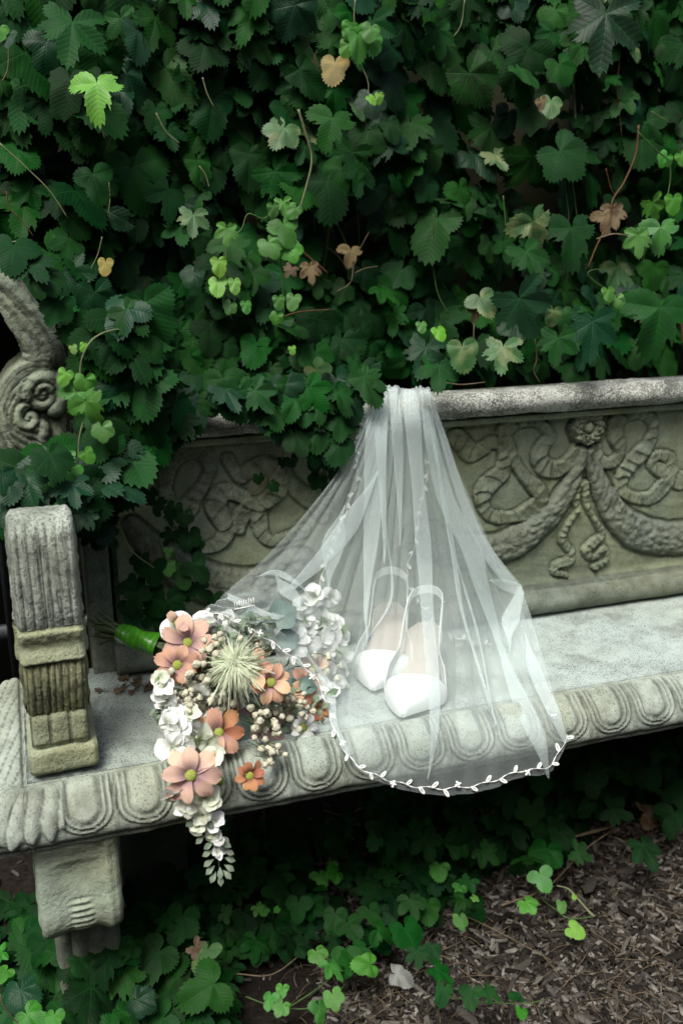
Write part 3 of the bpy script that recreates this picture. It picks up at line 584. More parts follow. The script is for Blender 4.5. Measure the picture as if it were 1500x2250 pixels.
# ------------------------------------------------------------------ vines
def leaf_geo(lobes, teeth=4, rings=4, notch=.22, serr=.055, seed=0, fold=.16, droop=.22, hole=False):
    """lobes: (axis angle in degrees from the tip, length, sinus radius towards the next lobe). Attachment at the origin, tip along +y."""
    r_ = np.random.default_rng(seed); A = [R_(a) for a, _, _ in lobes]; n = len(A); th = []; rr = []; sec = []; UVs = []
    bounds = [-(PI - R_(16))] + [(A[i] + A[i + 1]) / 2 for i in range(n - 1)] + [PI - R_(16)]
    samples = []
    for k in range(n):
        a0, a1 = bounds[k], bounds[k + 1]; L = lobes[k][1] * r_.uniform(.93, 1.07)
        rb0 = notch if k == 0 else lobes[k - 1][2]; rb1 = notch if k == n - 1 else lobes[k][2]
        m = teeth * 2
        qs = np.concatenate([np.linspace(-1, 0, m + 1), np.linspace(0, 1, m + 1)[1:]])
        for j, q in enumerate(qs):
            if k > 0 and j == 0: continue
            a = A[k] + (q * (A[k] - a0) if q < 0 else q * (a1 - A[k])); rb = rb0 if q < 0 else rb1
            f = 1 - abs(q) ** 1.5; r = rb + (L - rb) * f
            tooth = (j % 2 == 0); r *= (1 + serr * (1 if tooth else -1) * r_.uniform(.6, 1.3)) if 0 < abs(q) < 1 else 1
            if q == 0: r *= 1.05
            samples.append((a, r, k))
    a = np.array([s[0] for s in samples]); r = np.array([s[1] for s in samples]); N = len(a)
    rg = np.linspace(0, 1, rings + 1)[1:] ** .9
    V = [(0, 0, 0)]; 
    ph = r_.uniform(0, 6, 4)
    def zf(x, y):
        rad = np.hypot(x, y); t = np.arctan2(x, y); kk = min(range(n), key=lambda i: abs(t - A[i])); v = abs(rad * math.sin(t - A[kk]))
        u = rad * math.cos(t - A[kk])
        z = fold * v - droop * rad ** 2 + .035 * math.sin(5 * t + ph[0]) * rad + .05 * math.sin(2 * t + ph[1]) * rad ** 2 + .03 * math.sin(7 * x + ph[2]) * math.sin(6 * y + ph[3])
        z += .02 * math.sin(4 * u + ph[2]) * v
        return z
    for g in rg:
        for i in range(N):
            x, y = math.sin(a[i]) * r[i] * g, math.cos(a[i]) * r[i] * g; V.append((x, y, zf(x, y)))
    def kuv(i, vert, k):
        x, y, _ = V[vert]; t = math.atan2(x, y); rad = math.hypot(x, y); return (rad * math.cos(t - A[k]), rad * math.sin(t - A[k]))
    F = []; UV = []
    ksec = [s[2] for s in samples]
    for i in range(N - 1):
        k = ksec[i + 1]
        q = (0, 1 + i + 1, 1 + i)
        F.append(q); UV += [kuv(0, v, k) for v in q]
        for g in range(rings - 1):
            if hole and g == rings - 2 and (i // 3) % 7 == seed % 7 and r_.random() < .85: continue
            b0, b1 = 1 + g * N, 1 + (g + 1) * N; q = (b0 + i, b0 + i + 1, b1 + i + 1, b1 + i); F.append(q); UV += [kuv(0, v, k) for v in q]
    return np.array(V), F, UV
L5 = [(-115, .70, .50), (-56, .90, .60), (0, 1.10, .60), (56, .90, .50), (115, .70, 0)]
L3 = [(-95, .82, .60), (0, 1.1, .60), (95, .82, 0)]
L3d = [(-98, .86, .48), (0, 1.15, .46), (95, .86, 0)]
LR = [(-125, .66, .60), (-58, .80, .74), (0, .98, .74), (58, .80, .60), (125, .66, 0)]
LO = [(-105, .60, .62), (0, 1.1, .62), (105, .60, 0)]
SHP = [(L5, 4, .2), (L3, 6, .2), (LR, 4, .25), (L3d, 6, .16), (L5, 4, .15), (LO, 6, .2), (LR, 4, .3), (L3, 6, .3), (L5, 4, .25), (LO, 6, .25)]
GEO = [leaf_geo(l, teeth=t, notch=n_, seed=i, hole=i in (3, 8, 4), fold=.1 + .02 * (i % 5), droop=.12 + .05 * (i % 4)) for i, (l, t, n_) in enumerate(SHP)]
GEOL = [leaf_geo(l, teeth=2, rings=2, notch=n_, seed=i, serr=.07, fold=.14, droop=.2) for i, (l, t, n_) in enumerate(SHP)]
LM = {}
MATS = {'d': L_DARK, 'm': L_MID, 'b': L_BLUE, 'y': L_YOUNG, 'l': L_LIME, 'p': L_PALE, 'x': L_BROWN, 'w': L_YEL}
def lmesh(i, mk):
    if (i, mk) not in LM: LM[(i, mk)] = mesh('leaf', GEO[i][0], GEO[i][1], uv=GEO[i][2], mat=MATS[mk])
    return LM[(i, mk)]
def leaf_m(loc, size, nrm, tip, roll=0., flat=1., spin=None):
    m = frame((0, 0, 0), nrm, roll, size, tip); m = m @ Matrix.Diagonal((rng.uniform(.88, 1.08), 1, flat, 1)); m.translation = Vector(loc); return m
class Vine:
    def __init__(s, name, loc, label, cat='climbing vine', group=None):
        s.root = thing(name, loc, label, cat, group); s.n = 0; s.stem = {}; s.fill = Acc(); s.fn = 0
    def leaf(s, loc, size, nrm, tip, mk='d', shape=None, roll=0.):
        i = rng.integers(0, 10) if shape is None else shape; loc = Vector(loc)
        m = leaf_m(loc - s.root.location, size, nrm, tip, roll, rng.uniform(.7, 1.5))
        if s.n < 298: link('leaf', lmesh(int(i), mk), s.root, m); s.n += 1
        else: s.filler(loc, size, nrm, tip, roll)
    def filler(s, loc, size, nrm, tip, roll=0.):
        i = int(rng.integers(0, 10)); m = np.array(leaf_m(Vector(loc) - s.root.location, size, nrm, tip, roll)); V, F, UV = GEOL[i]
        s.fill.add(V @ m[:3, :3].T + m[:3, 3], F, UV, rng.random()); s.fn += 1
    def tube(s, P, r, mk='g', n=None):
        P = catmull(P, n or max(8, len(P) * 5)); v, f = tube(P, np.linspace(r, r * .7, len(P)), 5); link('stem', mesh('stem', v - np.array(s.root.location), f, mat={'g': M_STEMG, 'p': M_STEMP, 'b': M_STEMB, 't': M_TWIG}[mk]), s.root)
    def done(s, fm=None):
        if s.fn: tag(link('foliage', s.fill.mesh('foliage', fm or L_DARK, attr='rnd'), s.root), kind='stuff')
def wpx(px, py, y): return at(px, py, 1, y)
def rn(a, b): return rng.uniform(a, b)
def hang(base_n=(0, -1, .45), sp=.33):
    n = np.array(base_n) + rng.normal(0, sp, 3); t = np.array([rng.normal(0, .42), -.25, -1.]); return n, t
# holes through which the wall or the dark hollow shows, in photograph pixels
HOLES = [(540, 440, 60, 70), (760, 520, 95, 120), (1090, 300, 120, 110), (1180, 420, 80, 90), (1300, 430, 90, 110), (1380, 470, 70, 90), (900, 200, 55, 70), (1240, 250, 60, 80), (1000, 560, 50, 90), (1130, 620, 40, 60), (700, 120, 60, 70), (1060, 190, 50, 50), (360, 520, 25, 45), (140, 330, 50, 60), (560, 330, 40, 40), (330, 330, 40, 50), (1160, 170, 55, 45)]
def hole(px, py): return any(((px - a) / c) ** 2 + ((py - b) / d) ** 2 < 1 for a, b, c, d in HOLES)
def edge_y(px):                                    # lower limit of the curtain in the photograph
    return np.interp(px, [-80, 60, 140, 220, 330, 420, 560, 640, 740, 830, 940, 960, 1500, 1600], [600, 610, 650, 850, 935, 900, 935, 965, 905, 840, 845, 838, 800, 795])
vl = Vine('climbing_vine', (-.62, .3, 0), 'dense dark climbing vine covering the wall left of the veil')
vc = Vine('climbing_vine', (-.30, .3, 0), 'climbing vine with a dark hollow of bare stems above the veil')
vr = Vine('climbing_vine', (.12, .3, 0), 'climbing vine with gaps showing wall and iron bars, behind the right of the bench')
vb = Vine('climbing_vine', (-.55, .1, 0), 'vine leaves spilling over the coping left of the veil')
def vine_of(px): return vl if px < 520 else (vc if px < 960 else vr)
va = Vine('climbing_vine', (-.9, -.05, .8), 'vine cascading past the scroll onto the arm with bright young leaves')
# named young and pale leaves: px, py, radius in px, kind, shape, y
HERO = [(213, 215, 60, 'l', 3, .08), (785, 95, 45, 'y', 9, .10), (770, 70, 25, 'y', 5, .10), (815, 75, 26, 'y', 5, .09), (820, 100, 28, 'y', 5, .1), (765, 110, 24, 'y', 5, .1), (812, 222, 15, 'l', 9, .08), (833, 216, 15, 'l', 9, .08), (815, 235, 38, 'b', 6, .1),
        (160, 90, 75, 'm', 4, .12), (735, 160, 42, 'w', 5, .13), (730, 290, 55, 'm', 3, .1), (205, 410, 48, 'm', 1, .1), (425, 495, 40, 'p', 4, .06), (498, 520, 32, 'y', 8, .05), (622, 458, 26, 'y', 4, .06), (600, 465, 22, 'y', 5, .05), (650, 470, 24, 'y', 5, .05), (622, 515, 40, 'y', 1, .05),
        (590, 553, 36, 'y', 2, .05), (635, 562, 34, 'y', 2, .05), (480, 588, 26, 'l', 9, .04), (478, 633, 28, 'l', 9, .04), (515, 632, 24, 'l', 5, .04), (507, 682, 22, 'y', 2, .04), (540, 678, 20, 'y', 5, .04), (612, 668, 22, 'y', 5, .03), (645, 668, 26, 'y', 5, .03), (608, 705, 20, 'y', 2, .03), (641, 772, 14, 'l', 5, .02),
        (303, 722, 45, 'p', 4, 0.), (145, 834, 26, 'l', 5, -.05), (188, 850, 30, 'y', 2, -.05), (190, 905, 42, 'y', 3, -.06), (168, 885, 40, 'y', 3, -.05), (225, 957, 32, 'y', 2, -.06), (148, 1014, 26, 'y', 2, -.06), (188, 1008, 24, 'y', 5, -.06), (156, 1056, 30, 'y', 1, -.07), (185, 765, 14, 'l', 5, -.03), (160, 770, 14, 'l', 5, -.03),
        (425, 618, 34, 'b', 2, .05), (1463, 356, 22, 'y', 2, .10), (1495, 352, 20, 'y', 5, .10), (1432, 465, 34, 'y', 4, .08), (1478, 452, 28, 'y', 5, .08), (1400, 538, 38, 'y', 8, .07), (1450, 522, 42, 'y', 3, .07), (1435, 612, 40, 'm', 1, .06), (1335, 650, 22, 'y', 5, .04), (1355, 668, 22, 'y', 2, .04), (1340, 690, 26, 'm', 1, .04), (1260, 705, 32, 'm', 2, .03), (1290, 712, 30, 'm', 2, .03),
        (962, 738, 24, 'l', 5, .02), (925, 722, 18, 'y', 5, .02), (1155, 585, 58, 'm', 4, .06), (1255, 540, 70, 'm', 3, .08), (1170, 520, 60, 'p', 3, .08), (1055, 675, 38, 'p', 1, .06), (1045, 695, 18, 'x', 3, .06), (1215, 700, 30, 'p', 5, .04), (1330, 80, 90, 'b', 4, .1), (1030, 200, 70, 'm', 2, .1), (1210, 240, 34, 'p', 5, .12), (1190, 235, 24, 'x', 5, .12), (1345, 480, 34, 'x', 8, .14), (1330, 492, 30, 'x', 3, .14),
        (680, 605, 32, 'x', 8, .12), (770, 565, 28, 'x', 3, .14), (640, 600, 20, 'x', 4, .13), (232, 590, 26, 'w', 5, .05), (1300, 745, 70, 'b', 4, .02), (1140, 700, 80, 'b', 4, .03), (1450, 720, 80, 'm', 3, .04), (1105, 790, 50, 'p', 4, .0), (1015, 790, 50, 'p', 5, .0), (1225, 770, 50, 'm', 4, .0), (1500, 130, 60, 'd', 4, .1), (20, 90, 26, 'b', 5, .06), (0, 75, 26, 'y', 5, .06)]
for px, py, r, mk, sh, y in HERO:
    y = y - .075 if y > 0 else y - .11
    p = wpx(px, py - r * .55, y); sz = r * np.linalg.norm(p - CAM) / FPX * 1.12
    n, t = hang((-.15, -1, .35), .2); (va if px < 330 and py > 700 else vine_of(px)).leaf(p, sz, n, t + np.array([0, 0, -.5]), mk, sh)
pts = []
cand = 0
while len(pts) < 860 and cand < 60000:
    cand += 1; px, py = rn(-90, 1590), rn(-60, 850)
    if py > edge_y(px) - 22 or (hole(px, py) and rng.random() < .93): continue
    y = .16 + .10 * vnoise(px / 170, py / 170, 2) + rn(-.03, .05)
    if py > 640: y = min(y, .17 - .10 * (py - 640) / 260 + rn(-.02, .03))
    size = rn(.030, .062) * (.8 + .4 * rng.random())
    if any((px - q[0]) ** 2 + (py - q[1]) ** 2 < (430 * (size + q[2]) * .78) ** 2 for q in pts): continue
    pts.append((px, py, size, y))
for px, py, size, y in pts:
    p = wpx(px, py, y); n, t = hang()
    mk = rng.choice(list('dddbmmmp'), p=None) if px < 560 else rng.choice(list('ddbmmmmp'))
    if mk == 'p' and rng.random() < .85: mk = 'm'
    vine_of(px).leaf(p, size, n, t, mk)
# deeper layers close the gaps between the front leaves
for layer, (yo, cnt) in enumerate(((.33, 420), (.43, 420))):
    for k in range(cnt):
        px, py = rn(-120, 1600), rn(-80, 860)
        if py > edge_y(px) - 15 or (hole(px, py) and rng.random() < .97): continue
        y = yo + rn(-.05, .05); y = min(y, .30) if py > 700 else y
        p = wpx(px, py, y); n, t = hang(); vine_of(px).filler(p, rn(.036, .065), n, t)
for k in range(420):
    px, py = rn(-500, 1900), rn(-420, -20)
    p = wpx(px, py, rn(.2, .36)); n, t = hang(); vine_of(px).filler(p, rn(.036, .065), n, t)
# leaves that spill over the coping and hang on the panel
spill = [(575, 880), (600, 905), (655, 900), (705, 905), (745, 880), (690, 870), (640, 870), (560, 860), (790, 865), (770, 900), (350, 900), (395, 910), (330, 930), (430, 905), (380, 950), (962, 838),
         (690, 950), (660, 975), (720, 985), (700, 1010), (735, 950), (745, 1000), (680, 930), (575, 915), (530, 880), (480, 890), (612, 935)]
for px, py in spill:
    for k in range(2):
        p = wpx(px + rn(-16, 16), py - 26 + rn(-14, 14), -.055 - rn(0, .03)); n, t = hang((0, -1, .5), .25); vb.leaf(p, rn(.028, .045), n, t, rng.choice(list('ddmmb')))
for px, py, r in ((568, 1058, 20), (598, 1075, 20), (640, 1020, 22), (700, 1065, 30), (722, 1080, 26), (735, 1050, 26), (620, 1020, 18), (690, 1030, 24)):
    p = wpx(px, py - r * .5, -.03); n, t = hang((0, -1, .3), .2); vb.leaf(p, r * .00075, n, t, 'd', 2)
vb.tube([wpx(690, 900, -.05), wpx(640, 960, -.03), wpx(600, 1040, -.025), wpx(550, 1090, -.02)], .0010, 'b')
vb.tube([wpx(700, 930, -.05), wpx(690, 1000, -.03), wpx(700, 1060, -.025)], .0010, 'g')
# cascade left: over the scroll, the arm and the left post
for k in range(135):
    t = rng.random(); px = np.interp(t, [0, .4, .7, 1], [260, 240, 230, 130]) + rn(-95, 90); py = np.interp(t, [0, .4, .7, 1], [700, 850, 1000, 1110]) + rn(-55, 55)
    if px < 200 and py < 1010: continue
    if py > 1130 or (px > 300 and py > 960) or (px > 330 and py > 880): continue
    p = wpx(px, py - 20, -.07 - rn(0, .06) - .04 * (t > .8)); n, tt = hang((0, -1, .5), .3); va.leaf(p, rn(.036, .062), n, tt, rng.choice(list('dddbmm')))
for px, py, r, mk in ((60, 1090, 60, 'b'), (20, 1080, 50, 'b'), (10, 1130, 50, 'b'), (80, 1120, 40, 'b'), (160, 1090, 50, 'b'), (110, 1030, 60, 'd'), (215, 1095, 70, 'b'), (265, 1050, 60, 'm'), (185, 1150, 40, 'b'), (200, 1190, 34, 'd'), (100, 630, 50, 'd'), (60, 600, 60, 'd'), (130, 690, 50, 'd'), (30, 570, 60, 'd'), (120, 1120, 16, 'y'), (125, 1130, 14, 'l'), (230, 1190, 36, 'd'), (30, 1180, 40, 'd'), (5, 1060, 40, 'b'), (135, 1095, 40, 'b'), (40, 1140, 40, 'b')):
    p = wpx(px, py - r * .5, -.20 if 990 < py < 1160 and px < 200 else -.10); sz = r * 1.1 * np.linalg.norm(p - CAM) / FPX; n, tt = hang((0, -.8, .8), .2); va.leaf(p, sz, n, tt, mk)
for k in range(100):
    px, py = rn(-60, 215), rn(1060, 1148); p = wpx(px, py - 20, rn(-.16, -.03)); n, tt = hang((0, -.7, .8), .3); va.leaf(p, rn(.03, .05), n, tt, rng.choice(list('dbb')))
va.tube([wpx(290, 728, -.12), wpx(250, 725, -.14), wpx(205, 745, -.155), wpx(180, 790, -.155), wpx(178, 840, -.155), wpx(190, 890, -.16), wpx(175, 960, -.165), wpx(172, 1010, -.165), wpx(165, 1060, -.17)], .0014, 'p')
va.tube([wpx(255, 1100, -.12), wpx(262, 1150, -.11), wpx(290, 1210, -.09), wpx(350, 1255, -.07)], .0014, 'p')
# small vine hanging in front of the left end of the panel
vs = Vine('climbing_vine', (-.75, -.05, .6), 'small leafy vine hanging before the left end of the carved panel', )
for px, py, r, mk in ((345, 1115, 26, 'd'), (330, 1090, 20, 'd'), (385, 1125, 26, 'd'), (405, 1145, 28, 'd'), (375, 1140, 22, 'd'), (415, 1190, 40, 'd'), (375, 1185, 26, 'd'), (430, 1210, 24, 'd'), (370, 1255, 24, 'y'), (352, 1262, 16, 'l'), (385, 1250, 18, 'm'), (378, 1240, 12, 'l'), (400, 1270, 34, 'm'), (425, 1260, 40, 'd'), (335, 1265, 36, 'd'), (300, 1290, 30, 'd'), (330, 1330, 48, 'd'), (370, 1345, 46, 'd'), (300, 1325, 46, 'd'), (395, 1310, 30, 'd'), (430, 1300, 36, 'd'), (370, 1215, 14, 'y'), (378, 1222, 12, 'y'), (470, 1325, 30, 'd'), (340, 1370, 40, 'd'), (285, 1350, 40, 'd'), (310, 1240, 30, 'd')):
    p = wpx(px, py - r * .5, rn(-.075, -.045)); sz = r * 1.12 * np.linalg.norm(p - CAM) / FPX; n, t = hang((0, -1, .4), .22); vs.leaf(p, sz, n, t, mk)
vs.tube([wpx(385, 1100, -.045), wpx(378, 1160, -.05), wpx(375, 1230, -.05), wpx(355, 1300, -.05), wpx(340, 1350, -.05)], .001, 'g'); vs.tube([wpx(370, 1130, -.05), wpx(390, 1160, -.05), wpx(410, 1170, -.05)], .0009, 'p')
# stems and twigs of the wall vines
def st(v, pts, y, r, mk, px_=True): v.tube([wpx(a, b, y if np.isscalar(y) else y[i]) for i, (a, b) in enumerate(pts)], r, mk)
st(vc, [(655, 240), (670, 290), (685, 350), (670, 420), (655, 470), (645, 510)], .05, .0022, 'p')
st(vc, [(655, 230), (690, 350), (690, 470), (695, 560), (715, 600)], .16, .0018, 'g'); st(vc, [(705, 400), (720, 480), (715, 560), (700, 620)], .17, .003, 'g'); st(vc, [(735, 480), (760, 540), (755, 580)], .17, .0022, 'g')
st(vc, [(800, 610), (770, 600), (740, 560), (700, 530)], .15, .0015, 'b'); st(vc, [(655, 545), (690, 575), (720, 600)], .13, .0022, 'b'); st(vc, [(810, 510), (780, 570), (770, 620), (740, 640)], .12, .0013, 't'); st(vc, [(780, 600), (800, 590), (830, 585)], .12, .001, 't')
st(vc, [(690, 300), (692, 340), (694, 360)], .16, .0016, 'b'); st(vc, [(527, 390), (540, 440), (548, 520)], .2, .0022, 'b'); st(vc, [(780, 0), (778, 50), (790, 130), (808, 180), (808, 215)], .03, .0012, 'p'); st(vc, [(765, 400), (785, 470), (790, 560)], .18, .0013, 'g')
st(vc, [(498, 545), (495, 600), (502, 660), (508, 700)], -.02, .0012, 'p'); st(vc, [(505, 520), (530, 505), (545, 470), (580, 480), (605, 455)], -.01, .0011, 'g'); st(vc, [(625, 695), (660, 685), (725, 680)], .05, .0014, 'b'); st(vc, [(615, 530), (618, 600), (625, 690)], -.02, .0011, 'g')
st(vl, [(0, 315), (60, 370), (110, 420), (150, 480)], .03, .0012, 'p'); st(vl, [(215, 230), (222, 270), (230, 305)], .02, .0016, 'p'); st(vl, [(240, 400), (242, 440), (238, 470)], .1, .0012, 'p'); st(vl, [(445, 170), (455, 205), (470, 235)], .12, .0014, 'p'); st(vl, [(343, 248), (365, 290), (395, 315)], .12, .0014, 'p'); st(vl, [(438, 365), (452, 385), (460, 412)], .1, .0014, 'p')
st(vl, [(15, 420), (20, 455), (45, 480), (75, 520)], .08, .001, 'b'); st(vl, [(20, 90), (18, 150), (5, 180)], .06, .0012, 't'); st(vl, [(0, 540), (50, 530), (90, 560), (100, 600)], .04, .001, 'p'); st(vl, [(225, 520), (215, 560), (200, 590)], .08, .0011, 'p')
st(vr, [(1262, 100), (1258, 160), (1264, 280)], .16, .003, 'p'); st(vr, [(1355, 130), (1360, 200), (1365, 270)], .2, .0022, 'p'); st(vr, [(1370, 0), (1363, 90)], .2, .0018, 'b'); st(vr, [(1238, 300), (1240, 400), (1248, 470), (1245, 520)], .14, .0015, 'g'); st(vr, [(1250, 350), (1262, 440), (1270, 500)], .14, .0016, 'g')
st(vr, [(1402, 275), (1395, 340), (1370, 400), (1345, 440), (1340, 480), (1310, 540), (1290, 590)], .05, .0020, 'b'); st(vr, [(1330, 370), (1340, 410), (1350, 430)], .12, .0011, 'b'); st(vr, [(1360, 130), (1355, 200), (1365, 300)], .15, .0015, 'b')
st(vr, [(1400, 290), (1440, 330), (1470, 360), (1465, 430), (1430, 500), (1415, 560), (1400, 610)], .01, .0014, 'g'); st(vr, [(1310, 525), (1350, 514), (1400, 520), (1430, 495)], .01, .0015, 't'); st(vr, [(1350, 650), (1290, 600), (1360, 585)], .08, .001, 'g'); st(vr, [(1430, 245), (1470, 270)], .1, .001, 'p')
st(vr, [(1042, 690), (1040, 740), (1042, 790)], .06, .0016, 't'); st(vr, [(1175, 745), (1178, 790), (1172, 815), (1185, 840)], -.0, .0014, 't'); st(vr, [(1485, 660), (1480, 750)], .08, .002, 'b'); st(vr, [(1492, 660), (1500, 760)], .08, .002, 'b'); st(vr, [(985, 690), (960, 640), (950, 560), (952, 470)], .12, .0011, 'g'); st(vr, [(1020, 0), (1010, 60), (975, 100)], .14, .0011, 'p'); st(vr, [(1105, 430), (1110, 500), (1112, 540)], .14, .0013, 'g')
st(vr, [(965, 838), (1010, 845), (1065, 840)], -.01, .0012, 't')
for v in (vl, vc, vr, vb, va, vs): v.done()
# ---- ground vines
def gpx(px, py, z): return at(px, py, 2, z)
def gleaf(v, px, py, r, mk, z=None, shape=None):
    z = rn(.03, .07) if z is None else z; p = gpx(px, py, z); sz = r * 1.1 * np.linalg.norm(p - CAM) / FPX
    n = np.array([rng.normal(0, .3) - .1, rng.normal(0, .25) - .45, 1.]); a = rng.normal(PI * 1.5, .9); t = np.array([math.cos(a), math.sin(a), -.1]); v.leaf(p, sz, n, t, mk, shape)
g1 = Vine('ground_vine', (-.9, -.1, 0), 'broad dark green vine leaves creeping over the ground round the bench leg', 'vine')
for k in range(95):
    px, py = rn(-60, 500), rn(2050, 2300)
    if py < 2085 - .0 * px and 80 < px < 300 and rng.random() < .9: continue
    gleaf(g1, px, py, rn(34, 62), rng.choice(list('ddmmm')))
for px, py, r, mk in ((110, 2100, 80, 'm'), (185, 2080, 60, 'm'), (45, 2190, 50, 'b'), (270, 2150, 60, 'm'), (350, 2110, 65, 'm'), (400, 2030, 55, 'm'), (370, 2030, 30, 'm'), (455, 2100, 45, 'p'), (470, 2180, 60, 'm'), (5, 2100, 26, 'y'), (15, 2140, 24, 'y'), (300, 2210, 40, 'b'), (200, 2190, 70, 'd'), (60, 2240, 40, 'y'), (120, 2240, 30, 'y'), (430, 2090, 30, 'x'), (300, 1960, 40, 'd'), (350, 1950, 44, 'd'), (440, 1925, 40, 'd'), (270, 2060, 36, 'd')):
    gleaf(g1, px, py - r * .3, r, mk, .10)
for k in range(70): gleaf(g1, rn(-60, 520), rn(1960, 2110) if rng.random() < .5 else rn(2100, 2280), rn(30, 46), 'd', .03)
for px, py in ((120, 2105), (165, 2100), (205, 2108), (250, 2100), (290, 2085), (95, 2085), (180, 2120), (235, 2125)): gleaf(g1, px, py - 12, rn(34, 48), 'd' if px % 2 else 'm', .13)
st(g1, [(0, 2185), (15, 2220), (50, 2260)], -.30, .0014, 't')
g2 = Vine('ground_vine', (-.5, -.05, 0), 'creeping vine with small rounded leaves on the mulch below the veil', 'vine')
for k in range(290):
    px = rn(300, 1040); py = rn(1800, 2110) - .0 * px
    if py > 2120 - (px - 300) * .12 or (px > 860 and py > 2000) or rng.random() > .9: continue
    gleaf(g2, px, py, rn(22, 42), rng.choice(list('dddm')), rn(.02, .07))
for px, py, r, mk in ((702, 1930, 26, 'y'), (740, 1925, 28, 'y'), (730, 1900, 14, 'y'), (710, 1955, 18, 'm'), (965, 1912, 30, 'y'), (1030, 1945, 30, 'm'), (890, 2055, 48, 'm'), (812, 2010, 34, 'm'), (830, 2055, 36, 'm'), (765, 2040, 34, 'm'), (780, 2090, 32, 'm'), (760, 2110, 38, 'm'), (695, 2100, 26, 'y'), (725, 2130, 34, 'y'), (815, 2130, 38, 'y'), (770, 2115, 34, 'm'), (595, 2195, 22, 'y'), (620, 2175, 20, 'y'), (620, 2215, 24, 'y'), (700, 2220, 30, 'y'), (730, 2195, 28, 'y'), (960, 2140, 34, 'm'), (975, 2180, 28, 'm'), (1035, 2185, 28, 'm'), (1070, 2185, 26, 'm'), (1140, 2195, 20, 'm'), (1145, 2225, 20, 'y'), (915, 2100, 28, 'd'), (950, 2090, 28, 'd'), (1010, 1955, 20, 'y'), (1040, 1975, 12, 'l'), (1010, 2025, 24, 'y'), (1020, 1985, 24, 'm'), (565, 2000, 20, 'y'), (580, 2005, 14, 'y'), (610, 2000, 10, 'y'), (655, 1995, 34, 'm'), (900, 1990, 38, 'm'), (860, 1980, 34, 'd')):
    gleaf(g2, px, py - r * .3, r, mk, .085)
def gst(v, pts, z, r, mk): v.tube([gpx(a, b, z) for a, b in pts], r, mk)
gst(g2, [(640, 2210), (700, 2170), (760, 2120), (800, 2090), (860, 2050)], .05, .0012, 'g'); gst(g2, [(540, 2190), (600, 2210), (680, 2215), (740, 2180), (790, 2130)], .04, .0012, 'g'); gst(g2, [(960, 2180), (1040, 2200), (1150, 2205), (1200, 2195)], .03, .0012, 'g'); gst(g2, [(830, 2000), (870, 1930), (940, 1905)], .05, .001, 'g')
gst(g2, [(520, 2140), (600, 2140), (680, 2080)], .03, .0014, 't'); gst(g2, [(790, 2120), (830, 2050), (900, 2020), (1000, 2010), (1080, 2040), (1210, 2110)], .02, .0013, 't'); gst(g2, [(710, 1780), (760, 1790), (840, 1765), (1000, 1775)], .05, .0016, 't'); gst(g2, [(580, 1780), (582, 1860)], .08, .0012, 'b')
gst(g2, [(450, 2060), (560, 2040), (640, 2020)], .03, .0010, 't')
g3 = Vine('ground_vine', (.0, -.05, 0), 'mass of dark vine leaves hanging and creeping beneath the right part of the seat', 'vine')
for k in range(260):
    px, py = rn(820, 1600), rn(1600, 1900)
    lim = np.interp(px, [820, 1000, 1200, 1300, 1450, 1600], [1900, 1960, 1930, 1800, 1790, 1780])
    if py > lim: continue
    d = at(px, py, 1, rn(-.16, -.02)); 
    if d[2] < .02 or d[2] > .37: continue
    n, t = hang((0, -1, .7), .3); g3.leaf(d, rn(.026, .046), n, t, rng.choice(list('ddddm')))
for px, py, r, mk in ((1260, 1710, 50, 'm'), (1200, 1880, 50, 'm'), (1160, 1900, 44, 'm'), (1185, 1930, 30, 'y'), (1155, 1990, 26, 'y'), (1265, 1880, 32, 'm'), (1100, 1800, 36, 'd'), (1060, 1880, 34, 'm'), (1005, 1860, 40, 'm'), (1410, 1870, 44, 'd'), (1480, 1800, 40, 'd'), (1340, 1790, 40, 'd'), (1230, 1840, 40, 'd'), (1130, 1830, 40, 'd'), (1500, 1750, 40, 'd')):
    gleaf(g3, px, py - r * .3, r, mk, .11)
gst(g3, [(1100, 1990), (1200, 1950), (1280, 1870), (1350, 1815), (1250, 1840)], .05, .0020, 't'); gst(g3, [(1350, 1815), (1290, 1832), (1230, 1845)], .06, .002, 't'); gst(g3, [(1350, 1840), (1420, 1860), (1500, 1800)], .04, .0014, 't')
g4 = Vine('vine_shoot', (-.12, -.35, 0), 'pale yellow-green young shoot bending over the mulch with two small leaves', 'vine shoot')
def A2(pts): return [gpx(a, b, z) for a, b, z in pts]
g4.tube(A2([(1175, 1945, .06), (1190, 1975, .04), (1215, 1995, .035), (1250, 2018, .03), (1305, 2014, .03)]), .0014, 'g'); g4.tube(A2([(1305, 2014, .03), (1290, 2000, .035), (1260, 1965, .05), (1245, 1952, .055), (1222, 1946, .06)]), .0022, 'p')
gleaf(g4, 1233, 1985, 18, 'y', .045, 5); gleaf(g4, 1254, 2040, 26, 'l', .04, 5); gleaf(g4, 1262, 1968, 9, 'l', .05, 5)
for v in (g1, g2, g3, g4): v.done()
# loose dry leaves on the mulch
dl = tag(link('fallen_leaf', mesh('fallen_leaf', GEO[5][0] * [1, 1, 2.5], GEO[5][1], uv=GEO[5][2], mat=plain('grey_dry_leaf', (.20, .21, .19), .8, .1)), None, leaf_m(gpx(870, 2140, .03), .032, (.2, -.5, 1), (1, -.6, 0))), 'curled pale grey dry leaf lying on the mulch below the veil', 'leaf')
dl = tag(link('fallen_leaf', mesh('fallen_leaf', GEO[1][0] * [1, 1, 2.5], GEO[1][1], uv=GEO[1][2], mat=L_BROWN), None, leaf_m(gpx(1420, 1785, .03), .045, (.1, -.5, 1), (1, -.2, 0))), 'brown dry leaf on the mulch below the right end of the seat', 'leaf')
